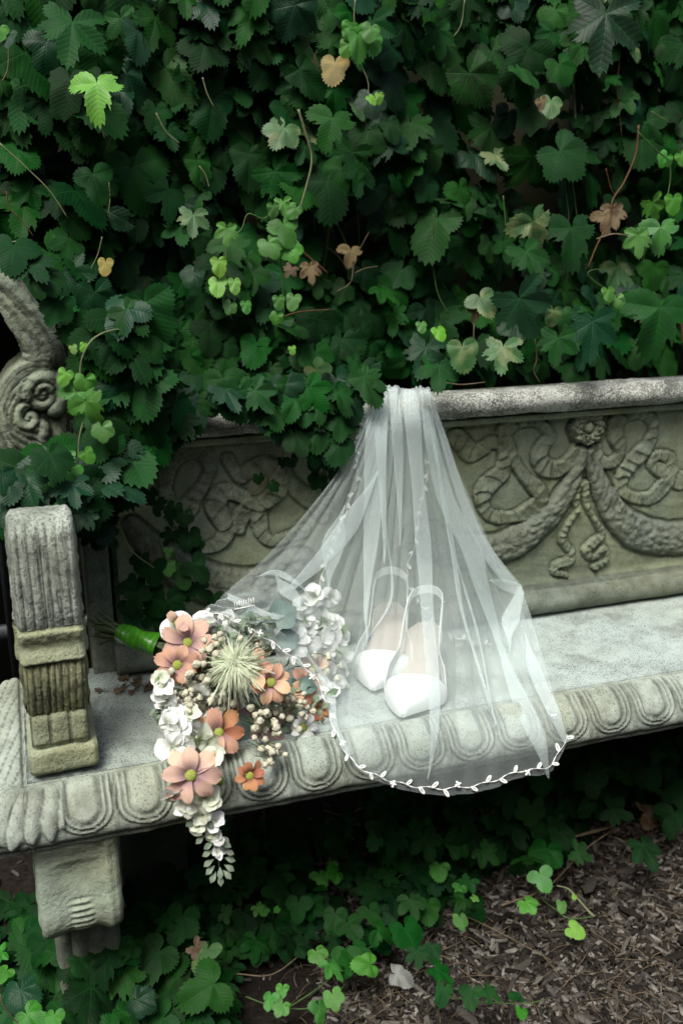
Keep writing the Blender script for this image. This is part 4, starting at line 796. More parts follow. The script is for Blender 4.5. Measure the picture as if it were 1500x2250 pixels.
# crumbs of dead leaf on the back of the seat behind the bouquet
acc = Acc()
for k in range(70):
    px, py = rn(215, 345), rn(1455, 1520)
    p = at(px, py, 2, .455)
    if p[1] > -.03: continue
    m = np.array(leaf_m(p, rn(.004, .011), (rng.normal(0, .5), rng.normal(0, .5), 1), (rng.normal(), rng.normal(), 0))); V, F, UV = GEOL[5]; acc.add(V @ m[:3, :3].T + m[:3, 3], F, UV, rng.random())
tag(link('leaf_litter', acc.mesh('leaf_litter', L_BROWN, attr='rnd')), 'scattered dark leaf crumbs on the seat behind the bouquet', 'leaf litter', kind='stuff')

# ------------------------------------------------------------------ shoes
def leather():
    b = NB('white_leather'); o = b.obj(); return b.done(b.bsdf((.68, .73, .71), .42, .4, b.bump(b.noise(900, o, 2), .15, .0003)))
M_WHT = leather(); M_INS = plain('nude_insole', (.43, .395, .34), .55, .25, 120, .06); M_SOLE = plain('white_sole', (.7, .7, .66), .5, .3, 50, .05); M_GOLD = plain('small_metal', (.5, .48, .42), .3, .6, 50, .05, **{'Metallic': 1.0}); M_INK = plain('grey_lettering', (.16, .14, .14), .6, .2)
SL = .229
def s_hw(t, side):                      # half width of the sole, side -1/+1 (the outer side bows more)
    base = np.interp(t, [0, .04, .12, .25, .40, .52, .62, .70, .78, .85, .91, .96, 1.0], [.000, .0165, .0260, .0285, .0265, .0320, .0395, .0430, .0405, .0305, .0195, .0095, .0006])
    return base * (1.0 + .05 * side * np.sin(PI * t))
def s_z(t): return np.interp(t, [0, .15, .3, .45, .6, .7, 1.0], [.050, .0485, .040, .023, .0085, .005, .007])
TIP = -.004
def s_c(t): return .004 * np.sin(PI * t) + TIP * sstep(.72, 1, t) ** 1.2
def shoe(loc, yaw, label, mirror=1, lift=0):
    global TIP; TIP = .017 if mirror > 0 else -.004
    root = thing('shoe', loc, label, 'shoe', 'pair of white slingback shoes'); root.rotation_euler = (lift, 0, yaw)
    T = catmull([[0], [.02], [.06], [.15], [.3], [.45], [.6], [.75], [.9], [.97], [1.]], 70)[:, 0]; T = np.clip(T, 0, 1)
    def slab(z0, z1, inset, mat, name, tmin=0., tmax=1., parent=root):
        V = []; F = []; m = 12; tt = T[(T >= tmin) & (T <= tmax)]
        for t in tt:
            w1 = max(s_hw(t, 1) - inset, 0) ; w0 = max(s_hw(t, -1) - inset, 0)
            for j in range(m):
                a = j / m * 2 * PI; x = math.cos(a); x = math.copysign(abs(x) ** .35, x); x = x * (w1 if x > 0 else w0); zz = (z1 if math.sin(a) > 0 else z0)
                if abs(math.sin(a)) < 1e-6: zz = (z0 + z1) / 2
                V.append((mirror * (x + s_c(t)), t * SL, s_z(t) + zz))
        F = [tuple(q) for q in grid_faces(len(tt), m, True)] + [tuple(range(m))[::-1], tuple(range((len(tt) - 1) * m, len(tt) * m))]
        if mirror > 0: F = [q[::-1] for q in F]
        return link(name, mesh(name, V, F, mat=mat), parent)
    slab(-.0045, .0005, -.0012, M_SOLE, 'sole'); ins = slab(.0006, .0026, .0012, M_INS, 'insole', 0.0, .97)
    # toe cap
    nu, nv = 46, 33; V = []
    for i in range(nu):
        for j in range(nv):
            a = j / (nv - 1) * PI; thr = .735 - .030 * abs(math.cos(a)) ** 3 + .006 * math.sin(a)
            t = thr + (1.004 - thr) * (i / (nu - 1)) ** .9; t = min(t, 1.003)
            q = (t - .70) / .3; h = np.interp(q, [0, .25, .5, .75, .92, 1.01], [.0375, .0345, .0280, .0200, .0125, .0025])
            ww = s_hw(min(t, 1), 1 if math.cos(a) > 0 else -1) + .0022 + .0015 * math.sin(a); c = math.cos(a); s = math.sin(a)
            if i == nu - 1: ww = 0; h = .0005
            V.append((mirror * (math.copysign(abs(c) ** .78, c) * ww + s_c(min(t, 1))), t * SL, s_z(min(t, 1)) - .004 + (h + .004) * s ** .72))
    F = [tuple(q) for q in grid_faces(nu, nv)]; F = F if mirror > 0 else [q[::-1] for q in F]
    me = mesh('toe_cap', V, F, mat=M_WHT); o = link('toe_cap', me, root); md = o.modifiers.new('thick', 'SOLIDIFY'); md.thickness = .0016; md.offset = -1; ss = o.modifiers.new('s', 'SUBSURF'); ss.levels = 1; ss.render_levels = 1
    # side walls running into the sling strap
    n = 150; q = np.linspace(0, 1, n); V = []; mcols = 6
    for k in q:
        side = 1 if k < .5 else -1; kk = k if k < .5 else 1 - k                          # 0 at the vamp .. .5 behind the heel
        t = np.interp(kk, [0, .1, .2, .3, .38, .44, .48, .5], [.745, .62, .48, .33, .19, .075, .016, -.006])
        sx = np.interp(kk, [0, .1, .2, .3, .38, .44, .48, .5], [.0440, .0415, .0310, .0290, .0275, .0235, .0135, 0.])
        sx = sx * side * (1 + .04 * side) + s_c(max(t, 0)); tz = max(t, 0.)
        ground_ = s_z(tz) - .003
        bot = np.interp(kk, [0, .08, .14, .20, .27, .35, .43, .5], [0, 0, .001, .010, .028, .041, .050, .0535]) + ground_
        hi = np.interp(kk, [0, .08, .14, .20, .27, .35, .43, .5], [.0310, .040, .042, .0400, .046, .0555, .0640, .0680]) + ground_
        lean = np.interp(kk, [0, .15, .5], [.0, .0022, .0])
        for j in range(mcols):
            f = j / (mcols - 1); bul = math.sin(PI * f) * .0015
            V.append((mirror * (sx + side * (bul - lean * f)), t * SL, bot + (hi - bot) * f))
    F = [tuple(x) for x in grid_faces(n, mcols)]; F = F if mirror < 0 else [x[::-1] for x in F]
    o = link('sling_strap', mesh('sling_strap', V, F, mat=M_WHT), root); md = o.modifiers.new('thick', 'SOLIDIFY'); md.thickness = .0021; md.offset = 0; ss = o.modifiers.new('s', 'SUBSURF'); ss.levels = 1; ss.render_levels = 1
    # heel
    V = []; m = 14
    for z, sc_, yo in ((.0005, .40, .020), (.012, .42, .020), (.028, .58, .022), (.040, .82, .024), (.0465, 1.0, .026)):
        for j in range(m):
            a = j / m * 2 * PI; V.append((mirror * .0215 * sc_ * math.cos(a), yo + .024 * sc_ * math.sin(a) * (1 if math.sin(a) < 0 else .6), z))
    F = [tuple(x) for x in grid_faces(5, m, True)] + [tuple(range(m))[::-1], tuple(range(4 * m, 5 * m))]
    link('heel', mesh('heel', V, F, mat=M_WHT), root)
    # keeper ring on the strap
    a = np.linspace(0, 2 * PI, 16); P = np.stack([mirror * (-.0275 + .0022 * np.cos(a) * 0 - .0003) + .0026 * np.cos(a), .195 * SL + .0012 * np.sin(2 * a) * 0 + 0 * a, .0985 + .0075 * np.sin(a)], 1)
    v, f = tube(P, .0006, 5); link('buckle', mesh('buckle', v, f, mat=M_GOLD), root)
    # small cursive lettering on the insole, running along the foot
    L = Acc()
    def zt(y): return s_z(y / SL) + .0029
    base = [(-.004, .012), (-.0005, .018), (.003, .014), (.0015, .020), (-.003, .018), (.0005, .023), (.003, .022), (.0, .026), (-.0022, .024), (.0015, .030), (-.004, .036), (.0025, .033), (.0018, .037), (-.0015, .039), (.0022, .042), (-.005, .047), (.0, .045), (.002, .048)]
    P = catmull(base, 90); P3 = np.stack([mirror * P[:, 0], P[:, 1] + .006, zt(P[:, 1] + .006)], 1); v, f = tube(P3, .00032, 4); L.add(v, f)
    link('lettering', L.mesh('lettering', M_INK), ins)
    return root
def place_shoe(heel, toe, z, label, mirror, lift=0.):
    h = np.array(heel); d = np.array(toe) - h; h = np.array(toe) - d / np.linalg.norm(d) * SL; yaw = math.atan2(d[1], d[0]) - PI / 2
    return shoe((h[0], h[1], z), yaw, label, mirror, lift)
place_shoe((-.341, -.094), (-.452, -.303), .4552, 'white pointed slingback shoe standing nearer the seat edge, right of its pair', 1)
place_shoe((-.374, -.008), (-.475, -.209), .4552, 'white pointed slingback shoe standing behind, between its pair and the bouquet', -1)

# ------------------------------------------------------------------ veil
def tulle(name, alpha, col=(.80, .90, .885)):
    b = NB(name); d = b.n('ShaderNodeBsdfDiffuse'); d.inputs[0].default_value = (*col, 1); t = b.n('ShaderNodeBsdfTranslucent'); t.inputs[0].default_value = (*col, 1)
    m = b.n('ShaderNodeMixShader'); m.inputs[0].default_value = .4; b.l(d.outputs[0], m.inputs[1]); b.l(t.outputs[0], m.inputs[2])
    # the share of threads in the way grows as the net is seen edge-on
    lw = b.n('ShaderNodeLayerWeight'); lw.inputs[0].default_value = .5
    f = b.math('POWER', lw.outputs['Facing'], 2.6); o = b.n('ShaderNodeNewGeometry').outputs['Position']
    nz = b.math('MULTIPLY', b.math('SUBTRACT', b.noise(16, o, 3), .5), .10)
    al = b.math('ADD', b.math('ADD', alpha, nz), b.math('MULTIPLY', f, .55), clamp=True)
    tr = b.n('ShaderNodeBsdfTransparent'); x = b.n('ShaderNodeMixShader'); b.l(al, x.inputs[0]); b.l(tr.outputs[0], x.inputs[1]); b.l(m.outputs[0], x.inputs[2])
    return b.done(x.outputs[0])
M_TULLE = tulle('bridal_tulle', .22); M_TULLE2 = tulle('bridal_tulle_fold', .24)
M_BEAD = plain('pearl_beads', (.82, .83, .78), .25, .6, 200, .04)
veil = thing('wedding_veil', (-.45, -.15, .45), 'sheer white tulle veil with beaded edge draped from the bench back over shoes and flowers', 'veil')
Y, Z_ = 'y', 'z'
COLS = [
 [(826, 850, Y, .02), (812, 888, Y, -.052), (757, 1015, Y, -.075), (650, 1152, Y, -.105), (560, 1245, Y, -.14), (500, 1300, Y, -.165), (468, 1330, Y, -.185), (428, 1352, Y, -.20)],
 [(836, 849, Y, .02), (824, 888, Y, -.056), (775, 1015, Y, -.08), (685, 1175, Y, -.115), (605, 1285, Y, -.15), (560, 1330, Y, -.185), (530, 1350, Y, -.20), (505, 1368, Y, -.21)],
 [(844, 848, Y, .02), (834, 888, Y, -.058), (795, 1015, Y, -.08), (730, 1195, Y, -.12), (665, 1310, Y, -.16), (635, 1375, Y, -.20), (622, 1405, Y, -.215), (610, 1430, Y, -.225)],
 [(852, 849, Y, .02), (845, 888, Y, -.058), (815, 1030, Y, -.085), (765, 1220, Y, -.125), (725, 1340, Y, -.165), (705, 1430, Y, -.205), (695, 1475, Y, -.23), (688, 1500, Y, -.245)],
 [(862, 851, Y, .02), (858, 890, Y, -.055), (838, 1040, Y, -.085), (800, 1250, Y, -.13), (770, 1400, Y, -.185), (755, 1500, Y, -.235), (747, 1570, Y, -.285), (738, 1612, Y, -.30)],
 [(874, 852, Y, .02), (872, 892, Y, -.055), (860, 1050, Y, -.085), (838, 1260, Y, -.14), (820, 1430, Y, -.222), (805, 1560, Y, -.295), (797, 1635, Y, -.348), (788, 1690, Y, -.356)],
 [(886, 854, Y, .02), (888, 894, Y, -.055), (885, 1050, Y, -.08), (880, 1270, Y, -.145), (875, 1440, Y, -.238), (868, 1590, Y, -.332), (865, 1660, Y, -.352), (868, 1730, Y, -.363)],
 [(900, 855, Y, .02), (905, 895, Y, -.055), (916, 1050, Y, -.075), (932, 1280, Y, -.14), (944, 1450, Y, -.252), (952, 1585, Y, -.334), (958, 1660, Y, -.354), (962, 1746, Y, -.366)],
 [(914, 853, Y, .02), (922, 892, Y, -.055), (945, 1045, Y, -.07), (985, 1270, Y, -.115), (1012, 1430, Y, -.215), (1032, 1570, Y, -.32), (1045, 1645, Y, -.352), (1055, 1738, Y, -.366)],
 [(926, 852, Y, .02), (936, 892, Y, -.055), (967, 1040, Y, -.065), (1030, 1245, Y, -.095), (1075, 1400, Y, -.14), (1105, 1540, Y, -.285), (1122, 1620, Y, -.350), (1140, 1708, Y, -.364)],
 [(936, 854, Y, .02), (946, 895, Y, -.052), (985, 1030, Y, -.06), (1060, 1225, Y, -.08), (1115, 1350, Y, -.10), (1160, 1490, Y, -.25), (1185, 1600, Y, -.348), (1205, 1696, Y, -.362)],
 [(944, 858, Y, .02), (956, 905, Y, -.048), (1003, 1030, Y, -.055), (1082, 1210, Y, -.07), (1148, 1305, Y, -.085), (1190, 1440, Y, -.22), (1222, 1545, Y, -.325), (1246, 1630, Y, -.355)],
]
CP = np.array([[atn(p[0], p[1], (p[2], p[3])) for p in c] for c in COLS])            # cols x rows x 3
def interp_surface(CPn, u, v):
    """Catmull-Rom in both directions; u,v arrays in 0..1"""
    def cr(P, t):
        m = P.shape[0]; t = np.clip(t, 0, 1) * (m - 1 - 1e-9); i = t.astype(int); f = t - i
        Q = np.concatenate([[2 * P[0] - P[1]], P, [2 * P[-1] - P[-2]]]); return Q, i, f
    nu, nv = CPn.shape[:2]; Q = np.concatenate([[2 * CPn[0] - CPn[1]], CPn, [2 * CPn[-1] - CPn[-2]]]); Q = np.concatenate([2 * Q[:, :1] - Q[:, 1:2], Q, 2 * Q[:, -1:] - Q[:, -2:-1]], 1)
    tu = np.clip(u, 0, 1) * (nu - 1 - 1e-9); iu = tu.astype(int); fu = (tu - iu)[..., None]; tv = np.clip(v, 0, 1) * (nv - 1 - 1e-9); iv = tv.astype(int); fv = (tv - iv)[..., None]
    def w(f): return [.5 * (-f + 2 * f ** 2 - f ** 3), .5 * (2 - 5 * f ** 2 + 3 * f ** 3), .5 * (f + 4 * f ** 2 - 3 * f ** 3), .5 * (-f ** 2 + f ** 3)]
    wu, wv = w(fu), w(fv); r = 0
    for a in range(4):
        for b in range(4): r = r + wu[a] * wv[b] * Q[iu + a, iv + b]
    return r
NU, NV = 260, 150
U, V_ = np.meshgrid(np.linspace(0, 1, NU), np.linspace(0, 1, NV)); B = interp_surface(CP, U, V_)
du = np.gradient(B, axis=1); dv = np.gradient(B, axis=0); N_ = np.cross(du, dv); N_ /= np.linalg.norm(N_, axis=2)[..., None] + 1e-12
if N_[NV // 2, NU // 2, 1] > 0: N_ = -N_
gather = sstep(.42, .05, V_)
wav = .0028 * gather * np.sin(U * 44 + 2 * np.sin(U * 9)) + .0040 * np.sin(U * 58 + 3 * fbm(U * 3, V_ * 2, 1.)) * sstep(0, .3, V_) * sstep(1, .75, V_) + .006 * fbm(U * 14, V_ * 2.2, 3.) + .0018 * fbm(U * 40, V_ * 5, 5.) * sstep(.1, .3, V_)
wav += .0028 * sstep(.9, 1., V_) * np.sin(U * 60)
fl = np.clip(1 - np.abs(U - .03) / .28, 0, 1) * np.clip(1 - np.abs(V_ - .82) / .25, 0, 1); wav += .008 * fl * np.sin(V_ * 40 + U * 30)
BW = B + N_ * np.abs(wav)[..., None] * .9
wpart('tulle', mesh('tulle', BW.reshape(-1, 3), grid_faces(NV, NU), mat=M_TULLE), veil)
# projected lookup so folds can follow lines seen in the cloth
q = (B - CAM) @ ROT; SX = 750 + FPX * q[..., 0] / -q[..., 2]; SY = 1125 - FPX * q[..., 1] / -q[..., 2]
def on_veil(px, py, off=.003):
    i = np.argmin((SX - px) ** 2 + (SY - py) ** 2); i = np.unravel_index(i, SX.shape); yy = BW[i][1]
    d = ray(px, py); p = CAM + d * ((yy - CAM[1]) / d[1]); return p + N_[i] * off
FOLDS = [  # left line, right line in photograph pixels (equal numbers of points), and which ends fade out
 ([(810, 875), (801, 950), (798, 1030), (797, 1110), (796, 1200), (797, 1260), (800, 1332), (804, 1390), (806, 1410)], [(850, 875), (849, 950), (844, 1030), (838, 1110), (829, 1200), (817, 1270), (811, 1340), (808, 1390), (807, 1410)], 0, 0),
 ([(820, 860), (822, 960), (830, 1080), (838, 1180), (841, 1240)], [(838, 860), (845, 960), (846, 1080), (844, 1180), (843, 1240)], 0, 0),
 ([(850, 862), (853, 920), (858, 990), (864, 1070), (871, 1150), (873, 1200)], [(870, 862), (878, 920), (881, 990), (879, 1070), (876, 1150), (874, 1200)], 0, 0),
 ([(882, 865), (883, 920), (890, 980), (898, 1070), (906, 1200), (912, 1264), (918, 1340), (926, 1424), (932, 1496), (937, 1552), (940, 1600), (940, 1648), (934, 1708)], [(914, 868), (920, 920), (922, 980), (926, 1070), (940, 1200), (942, 1270), (945, 1350), (954, 1430), (960, 1500), (962, 1560), (958, 1610), (948, 1660), (935, 1710)], 0, 0),
 ([(920, 862), (926, 940), (942, 1030), (960, 1110), (1006, 1200), (1028, 1264), (1052, 1332), (1080, 1400), (1104, 1476), (1124, 1548), (1152, 1610), (1180, 1660), (1198, 1706)], [(938, 860), (952, 940), (975, 1030), (1000, 1110), (1052, 1200), (1064, 1260), (1074, 1312), (1090, 1372), (1106, 1430), (1140, 1500), (1172, 1560), (1196, 1620), (1202, 1706)], 0, 0),
 ([(934, 868), (960, 960), (985, 1050), (1020, 1150), (1060, 1230), (1100, 1280)], [(940, 868), (975, 960), (1005, 1050), (1045, 1150), (1082, 1215), (1140, 1286)], 0, 0),
 ([(922, 865), (945, 980), (960, 1080), (985, 1220), (1000, 1330), (1030, 1440), (1070, 1560)], [(928, 865), (953, 980), (970, 1080), (996, 1220), (1010, 1330), (1036, 1440), (1072, 1560)], 0, 1),
 ([(812, 1010), (765, 1110), (700, 1205), (634, 1288)], [(842, 1060), (790, 1150), (728, 1228), (640, 1300)], 1, 0),
 ([(735, 1110), (712, 1170), (702, 1230), (706, 1300)], [(775, 1110), (760, 1170), (745, 1240), (730, 1312)], 1, 1),
 ([(1064, 1270), (1090, 1270), (1120, 1276), (1142, 1288)], [(1064, 1276), (1090, 1290), (1118, 1303), (1150, 1310)], 1, 0),
 ([(1138, 1286), (1122, 1318), (1104, 1348), (1088, 1378), (1100, 1440)], [(1150, 1306), (1147, 1335), (1144, 1365), (1143, 1395), (1142, 1440)], 0, 1),
 ([(1142, 1400), (1150, 1450), (1172, 1510), (1200, 1570), (1232, 1632)], [(1170, 1395), (1184, 1450), (1205, 1510), (1224, 1565), (1244, 1625)], 1, 0),
 ([(560, 1262), (600, 1252), (640, 1268), (680, 1300)], [(556, 1276), (600, 1266), (636, 1281), (672, 1312)], 1, 1),
 ([(500, 1310), (545, 1330), (600, 1352), (650, 1350)], [(498, 1322), (545, 1345), (604, 1366), (655, 1356)], 0, 1),
 ([(590, 1270), (605, 1300), (640, 1330), (652, 1350)], [(612, 1262), (636, 1285), (660, 1318), (664, 1344)], 1, 1),
 ([(650, 1435), (690, 1490), (712, 1540), (735, 1600), (770, 1660)], [(672, 1432), (712, 1484), (732, 1534), (750, 1596), (780, 1656)], 1, 0),
 ([(842, 1150), (855, 1250), (850, 1330), (800, 1420), (780, 1500)], [(844, 1150), (859, 1250), (854, 1330), (803, 1420), (782, 1500)], 1, 1),
 ([(1000, 1240), (1020, 1320), (1050, 1430), (1075, 1560), (1085, 1600)], [(1002, 1240), (1023, 1320), (1053, 1430), (1077, 1560), (1086, 1600)], 1, 1),
]
for fi, (Lp, Rp, f0, f1) in enumerate(FOLDS):
    off = .0025 + .0012 * (fi % 4); n = 90
    Lw = catmull([on_veil(*p, off) for p in Lp], n); Rw = catmull([on_veil(*p, off) for p in Rp], n)
    for _ in range(6): Lw[1:-1] = .5 * Lw[1:-1] + .25 * (Lw[:-2] + Lw[2:]); Rw[1:-1] = .5 * Rw[1:-1] + .25 * (Rw[:-2] + Rw[2:])
    T = np.gradient(Lw + Rw, axis=0); W = Rw - Lw; NN_ = np.cross(T, W); NN_ /= np.linalg.norm(NN_, axis=1)[:, None] + 1e-12
    if NN_[n // 2, 1] > 0: NN_ = -NN_
    tt = np.linspace(0, 1, n); tp = (sstep(0, .45, tt) if f0 else 1) * (sstep(1, .5, tt) if f1 else 1) + 0 * tt; W = W * (.06 + .94 * tp)[:, None]
    k = 30; a = np.arange(k) / k * 2 * PI; cx = np.sign(np.cos(a)) * np.abs(np.cos(a)) ** .55
    th = .0016 + .0006 * np.sin(np.linspace(0, 9, n) + fi); wd = np.ones(n)
    wob = .0012 * fbm(np.linspace(0, 4, n)[:, None] * 1.5, a[None] * .9, fi) * (np.abs(np.cos(a)) < .9)
    VV = (Lw + Rw)[:, None] / 2 + W[:, None] / 2 * cx[None, :, None] + NN_[:, None] * ((th[:, None] * np.sin(a)[None]) + th[:, None] + wob)[..., None]
    wpart('fold', mesh('fold', VV.reshape(-1, 3), grid_faces(n, k, True), mat=M_TULLE2), veil)
# inner layer with its own beaded edge
INN = [[(800, 905, Y, -.045), (783, 1000, Y, -.052), (770, 1090, Y, -.062), (735, 1190, Y, -.075), (712, 1240, Y, -.09), (698, 1290, Y, -.10)],
       [(840, 905, Y, -.045), (835, 1020, Y, -.052), (825, 1120, Y, -.062), (810, 1220, Y, -.075), (800, 1290, Y, -.085), (790, 1345, Y, -.09)],
       [(880, 905, Y, -.045), (885, 1030, Y, -.052), (890, 1130, Y, -.06), (893, 1230, Y, -.068), (895, 1300, Y, -.075), (905, 1345, Y, -.078)],
       [(915, 905, Y, -.045), (930, 1030, Y, -.050), (955, 1130, Y, -.055), (975, 1240, Y, -.062), (985, 1330, Y, -.07), (1000, 1398, Y, -.085)],
       [(940, 905, Y, -.043), (975, 1030, Y, -.048), (1020, 1130, Y, -.052), (1060, 1240, Y, -.058), (1080, 1340, Y, -.07), (1095, 1420, Y, -.11)],
       [(955, 905, Y, -.040), (1000, 1030, Y, -.045), (1060, 1170, Y, -.05), (1120, 1270, Y, -.06), (1155, 1370, Y, -.10), (1180, 1500, Y, -.25)]]
CI = np.array([[atn(p[0], p[1], (p[2], p[3])) for p in c] for c in INN]); U2, V2_ = np.meshgrid(np.linspace(0, 1, 130), np.linspace(0, 1, 100)); I = interp_surface(CI, U2, V2_)
I[..., 1] += .004 * fbm(U2 * 12, V2_ * 3, 2.) + .002 * np.sin(U2 * 40 + V2_ * 3)
wpart('inner_layer', mesh('inner_layer', I.reshape(-1, 3), grid_faces(100, 130), mat=M_TULLE), veil)
LOOP = tube(np.stack([.0016 * np.sin(np.linspace(0, 2 * PI, 15)), .0050 * (1 - np.cos(np.linspace(0, 2 * PI, 15))), 0 * np.linspace(0, 1, 15)], 1), .0012, 5); LOOPM = mesh('bead_leaf', *LOOP, mat=M_BEAD)
def sph(r, n=8, m=6):
    V = [(0, 0, r)] + [(r * math.sin(PI * i / m) * math.cos(2 * PI * j / n), r * math.sin(PI * i / m) * math.sin(2 * PI * j / n), r * math.cos(PI * i / m)) for i in range(1, m) for j in range(n)] + [(0, 0, -r)]
    F = [(0, 1 + j, 1 + (j + 1) % n) for j in range(n)]
    for i in range(m - 2): F += [(1 + i * n + j, 1 + (i + 1) * n + j, 1 + (i + 1) * n + (j + 1) % n, 1 + i * n + (j + 1) % n) for j in range(n)]
    e = 1 + (m - 1) * n; F += [(e, e - n + (j + 1) % n, e - n + j) for j in range(n)]; return np.array(V), F
pa = Acc()
for k in range(5):
    v, f = sph(.0019 if k else .0026); a = k * PI / 2; v = v + ([0, 0, .001] if k == 0 else [.0034 * math.cos(a), .0034 * math.sin(a), 0]); pa.add(v, f)
PEARLM = pa.mesh('pearl_cluster', M_BEAD)
def trim(P, every=.021, wav=.0016, sz=1.):
    P = np.asarray(P); L = np.concatenate([[0], np.cumsum(np.linalg.norm(np.diff(P, axis=0), axis=1))]); n = int(L[-1] / .0022); s = np.linspace(0, L[-1], n)
    Q = np.stack([np.interp(s, L, P[:, i]) for i in range(3)], 1); T = np.gradient(Q, axis=0); T /= np.linalg.norm(T, axis=1)[:, None]
    cv = CAM - Q; cv /= np.linalg.norm(cv, axis=1)[:, None]; S_ = np.cross(T, cv); S_ /= np.linalg.norm(S_, axis=1)[:, None]; Q = Q + S_ * (wav * np.sin(s / every * PI))[:, None]
    v, f = tube(Q, .00062 * sz + .0003 * np.sin(s * 2400), 5); root = wpart('beaded_trim', mesh('beaded_trim', v, f, mat=M_BEAD), veil)
    k = 0; d = every * .5
    while d < L[-1]:
        i = min(n - 1, int(d / L[-1] * n)); sd = 1 if k % 2 else -1
        nrm = Vector(np.cross(S_[i], T[i])); nrm = nrm if nrm.dot(Vector(cv[i])) > 0 else -nrm
        if k % 5 == 4: m = frame(Q[i] + S_[i] * sd * .003, nrm, rn(0, 6), sz)
        else: m = frame(Q[i], nrm, 0, sz * rn(.85, 1.15), Vector(S_[i] * sd + T[i] * .9 + rng.normal(0, .15, 3)))
        link('pearl_cluster' if k % 5 == 4 else 'bead_leaf', PEARLM if k % 5 == 4 else LOOPM, root, m); d += every * rn(.85, 1.15); k += 1
us = np.linspace(.0, 1, 400); vt = np.full(400, .972); E = interp_surface(CP, us, vt)
Nn = np.stack([np.interp(us, np.linspace(0, 1, NU), N_[int(.965 * (NV - 1)), :, i]) for i in range(3)], 1); trim(E + Nn * .0055, sz=1.0)
trim(catmull([atn(a, b, (Y, c)) for a, b, c in [(798, 915, -.048), (788, 960, -.052), (782, 1010, -.055), (786, 1050, -.058), (772, 1090, -.065), (755, 1135, -.07), (735, 1185, -.078), (722, 1220, -.085), (712, 1250, -.092), (702, 1285, -.1)]], 120), sz=.85)
trim(catmull([atn(a, b, (Y, c)) for a, b, c in [(935, 1000, -.055), (936, 1060, -.058), (920, 1120, -.06), (915, 1180, -.065), (903, 1220, -.068), (893, 1260, -.07), (905, 1300, -.072), (940, 1345, -.075), (965, 1380, -.078), (1000, 1400, -.088), (1050, 1412, -.10), (1095, 1424, -.115), (1140, 1460, -.17), (1180, 1515, -.26), (1215, 1580, -.345)]], 160), sz=.8)
# comb sewn into the veil
cm = Acc(); cp = wpx(532, 1345, -.195)
for k in range(9):
    a = wpx(517 + k * 5.2, 1338 - k * 1.0, -.20); b_ = wpx(515 + k * 5.2, 1322 - k * 1.2 + (k % 2) * 2, -.20); v, f = tube([a, (a + b_) / 2, b_], .0006, 4)
    cm.add(v, f)
v, f = tube([wpx(515, 1339, -.2), wpx(560, 1330, -.2)], .0009, 5); cm.add(v, f); wpart('comb', cm.mesh('comb', M_BEAD), veil)

# ------------------------------------------------------------------ bouquet
bq = thing('bouquet', (-.66, -.22, .46), 'bouquet of peach and white flowers with a green ribbon round its stems', 'bouquet'); BQ = Vector(bq.location)
def petmat(name, tip, base, rough=.6, trans=.25, ribs=True):
    b = NB(name); uv = b.n('ShaderNodeUVMap'); sp = b.n('ShaderNodeSeparateXYZ'); b.l(uv.outputs[0], sp.inputs[0]); u, v = sp.outputs[0], sp.outputs[1]
    r = b.n('ShaderNodeObjectInfo').outputs['Random']
    hs = b.n('ShaderNodeHueSaturation'); b.l(b.math('ADD', .485, b.math('MULTIPLY', r, .03)), hs.inputs['Hue']); b.l(b.math('ADD', .82, b.math('MULTIPLY', r, .32)), hs.inputs['Value'])
    rib = b.math('ABSOLUTE', b.math('SINE', b.math('MULTIPLY', u, 13.)))
    c = b.mix(b.ramp(b.math('ADD', v, b.math('MULTIPLY', b.math('SUBTRACT', rib, .6), .18)), [(.12, (1, 1, 1)), (.62, (0, 0, 0))]), tip, base); c = b.mix(b.math('MULTIPLY', b.math('SUBTRACT', 1., rib), .12), c, base)
    b.l(c, hs.inputs['Color']); p = b.bsdf(hs.outputs[0], rough, .25, b.bump(rib, .5, .0006)); t = b.n('ShaderNodeBsdfTranslucent'); b.l(hs.outputs[0], t.inputs[0])
    m = b.n('ShaderNodeMixShader'); m.inputs[0].default_value = trans; b.l(p, m.inputs[1]); b.l(t.outputs[0], m.inputs[2]); return b.done(m.outputs[0])
PM = {'peach': petmat('peach_petal', (.70, .43, .28), (.38, .22, .25)), 'pink': petmat('dusty_peach_petal', (.70, .48, .36), (.34, .21, .25)), 'mauve': petmat('mauve_petal', (.40, .26, .24), (.20, .11, .13)), 'orange': petmat('orange_petal', (.52, .23, .12), (.30, .11, .08)),
      'rust': petmat('rust_petal', (.30, .13, .09), (.14, .06, .05)), 'white': petmat('white_petal', (.80, .82, .80), (.62, .66, .56)), 'cream': petmat('cream_petal', (.72, .76, .62), (.50, .58, .36)), 'ivory': petmat('ivory_needle_petal', (.80, .85, .66), (.66, .76, .42))}
def centre_mat():
    b = NB('flower_centre'); o = b.obj(); v = b.n('ShaderNodeTexVoronoi'); v.inputs['Scale'].default_value = 900; b.l(o, v.inputs[0]); c = b.mix(b.ramp(v.outputs[0], [(.1, (1, 1, 1)), (.6, (0, 0, 0))]), (.22, .27, .045), (.50, .52, .14)); h = b.math('SUBTRACT', 1., v.outputs[0]); return b.done(b.bsdf(c, .7, .2, b.bump(h, .8, .001)))
M_CEN = centre_mat(); M_BUD = plain('cream_bud', (.78, .76, .58), .8, .15, 200, .2, .9, .0012); M_BUDG = plain('green_bud', (.16, .28, .045), .5, .4)
M_SAGE = leafmat('sage_leaf', (.15, .20, .135), .15, .1, .55, 1.15, .3); M_SAGE2 = leafmat('grey_blue_leaf', (.13, .20, .175), .12, .1, .5, 1.1, .3); M_TAN = plain('stem_olive', (.07, .095, .04), .7, .2); M_RIBB = None
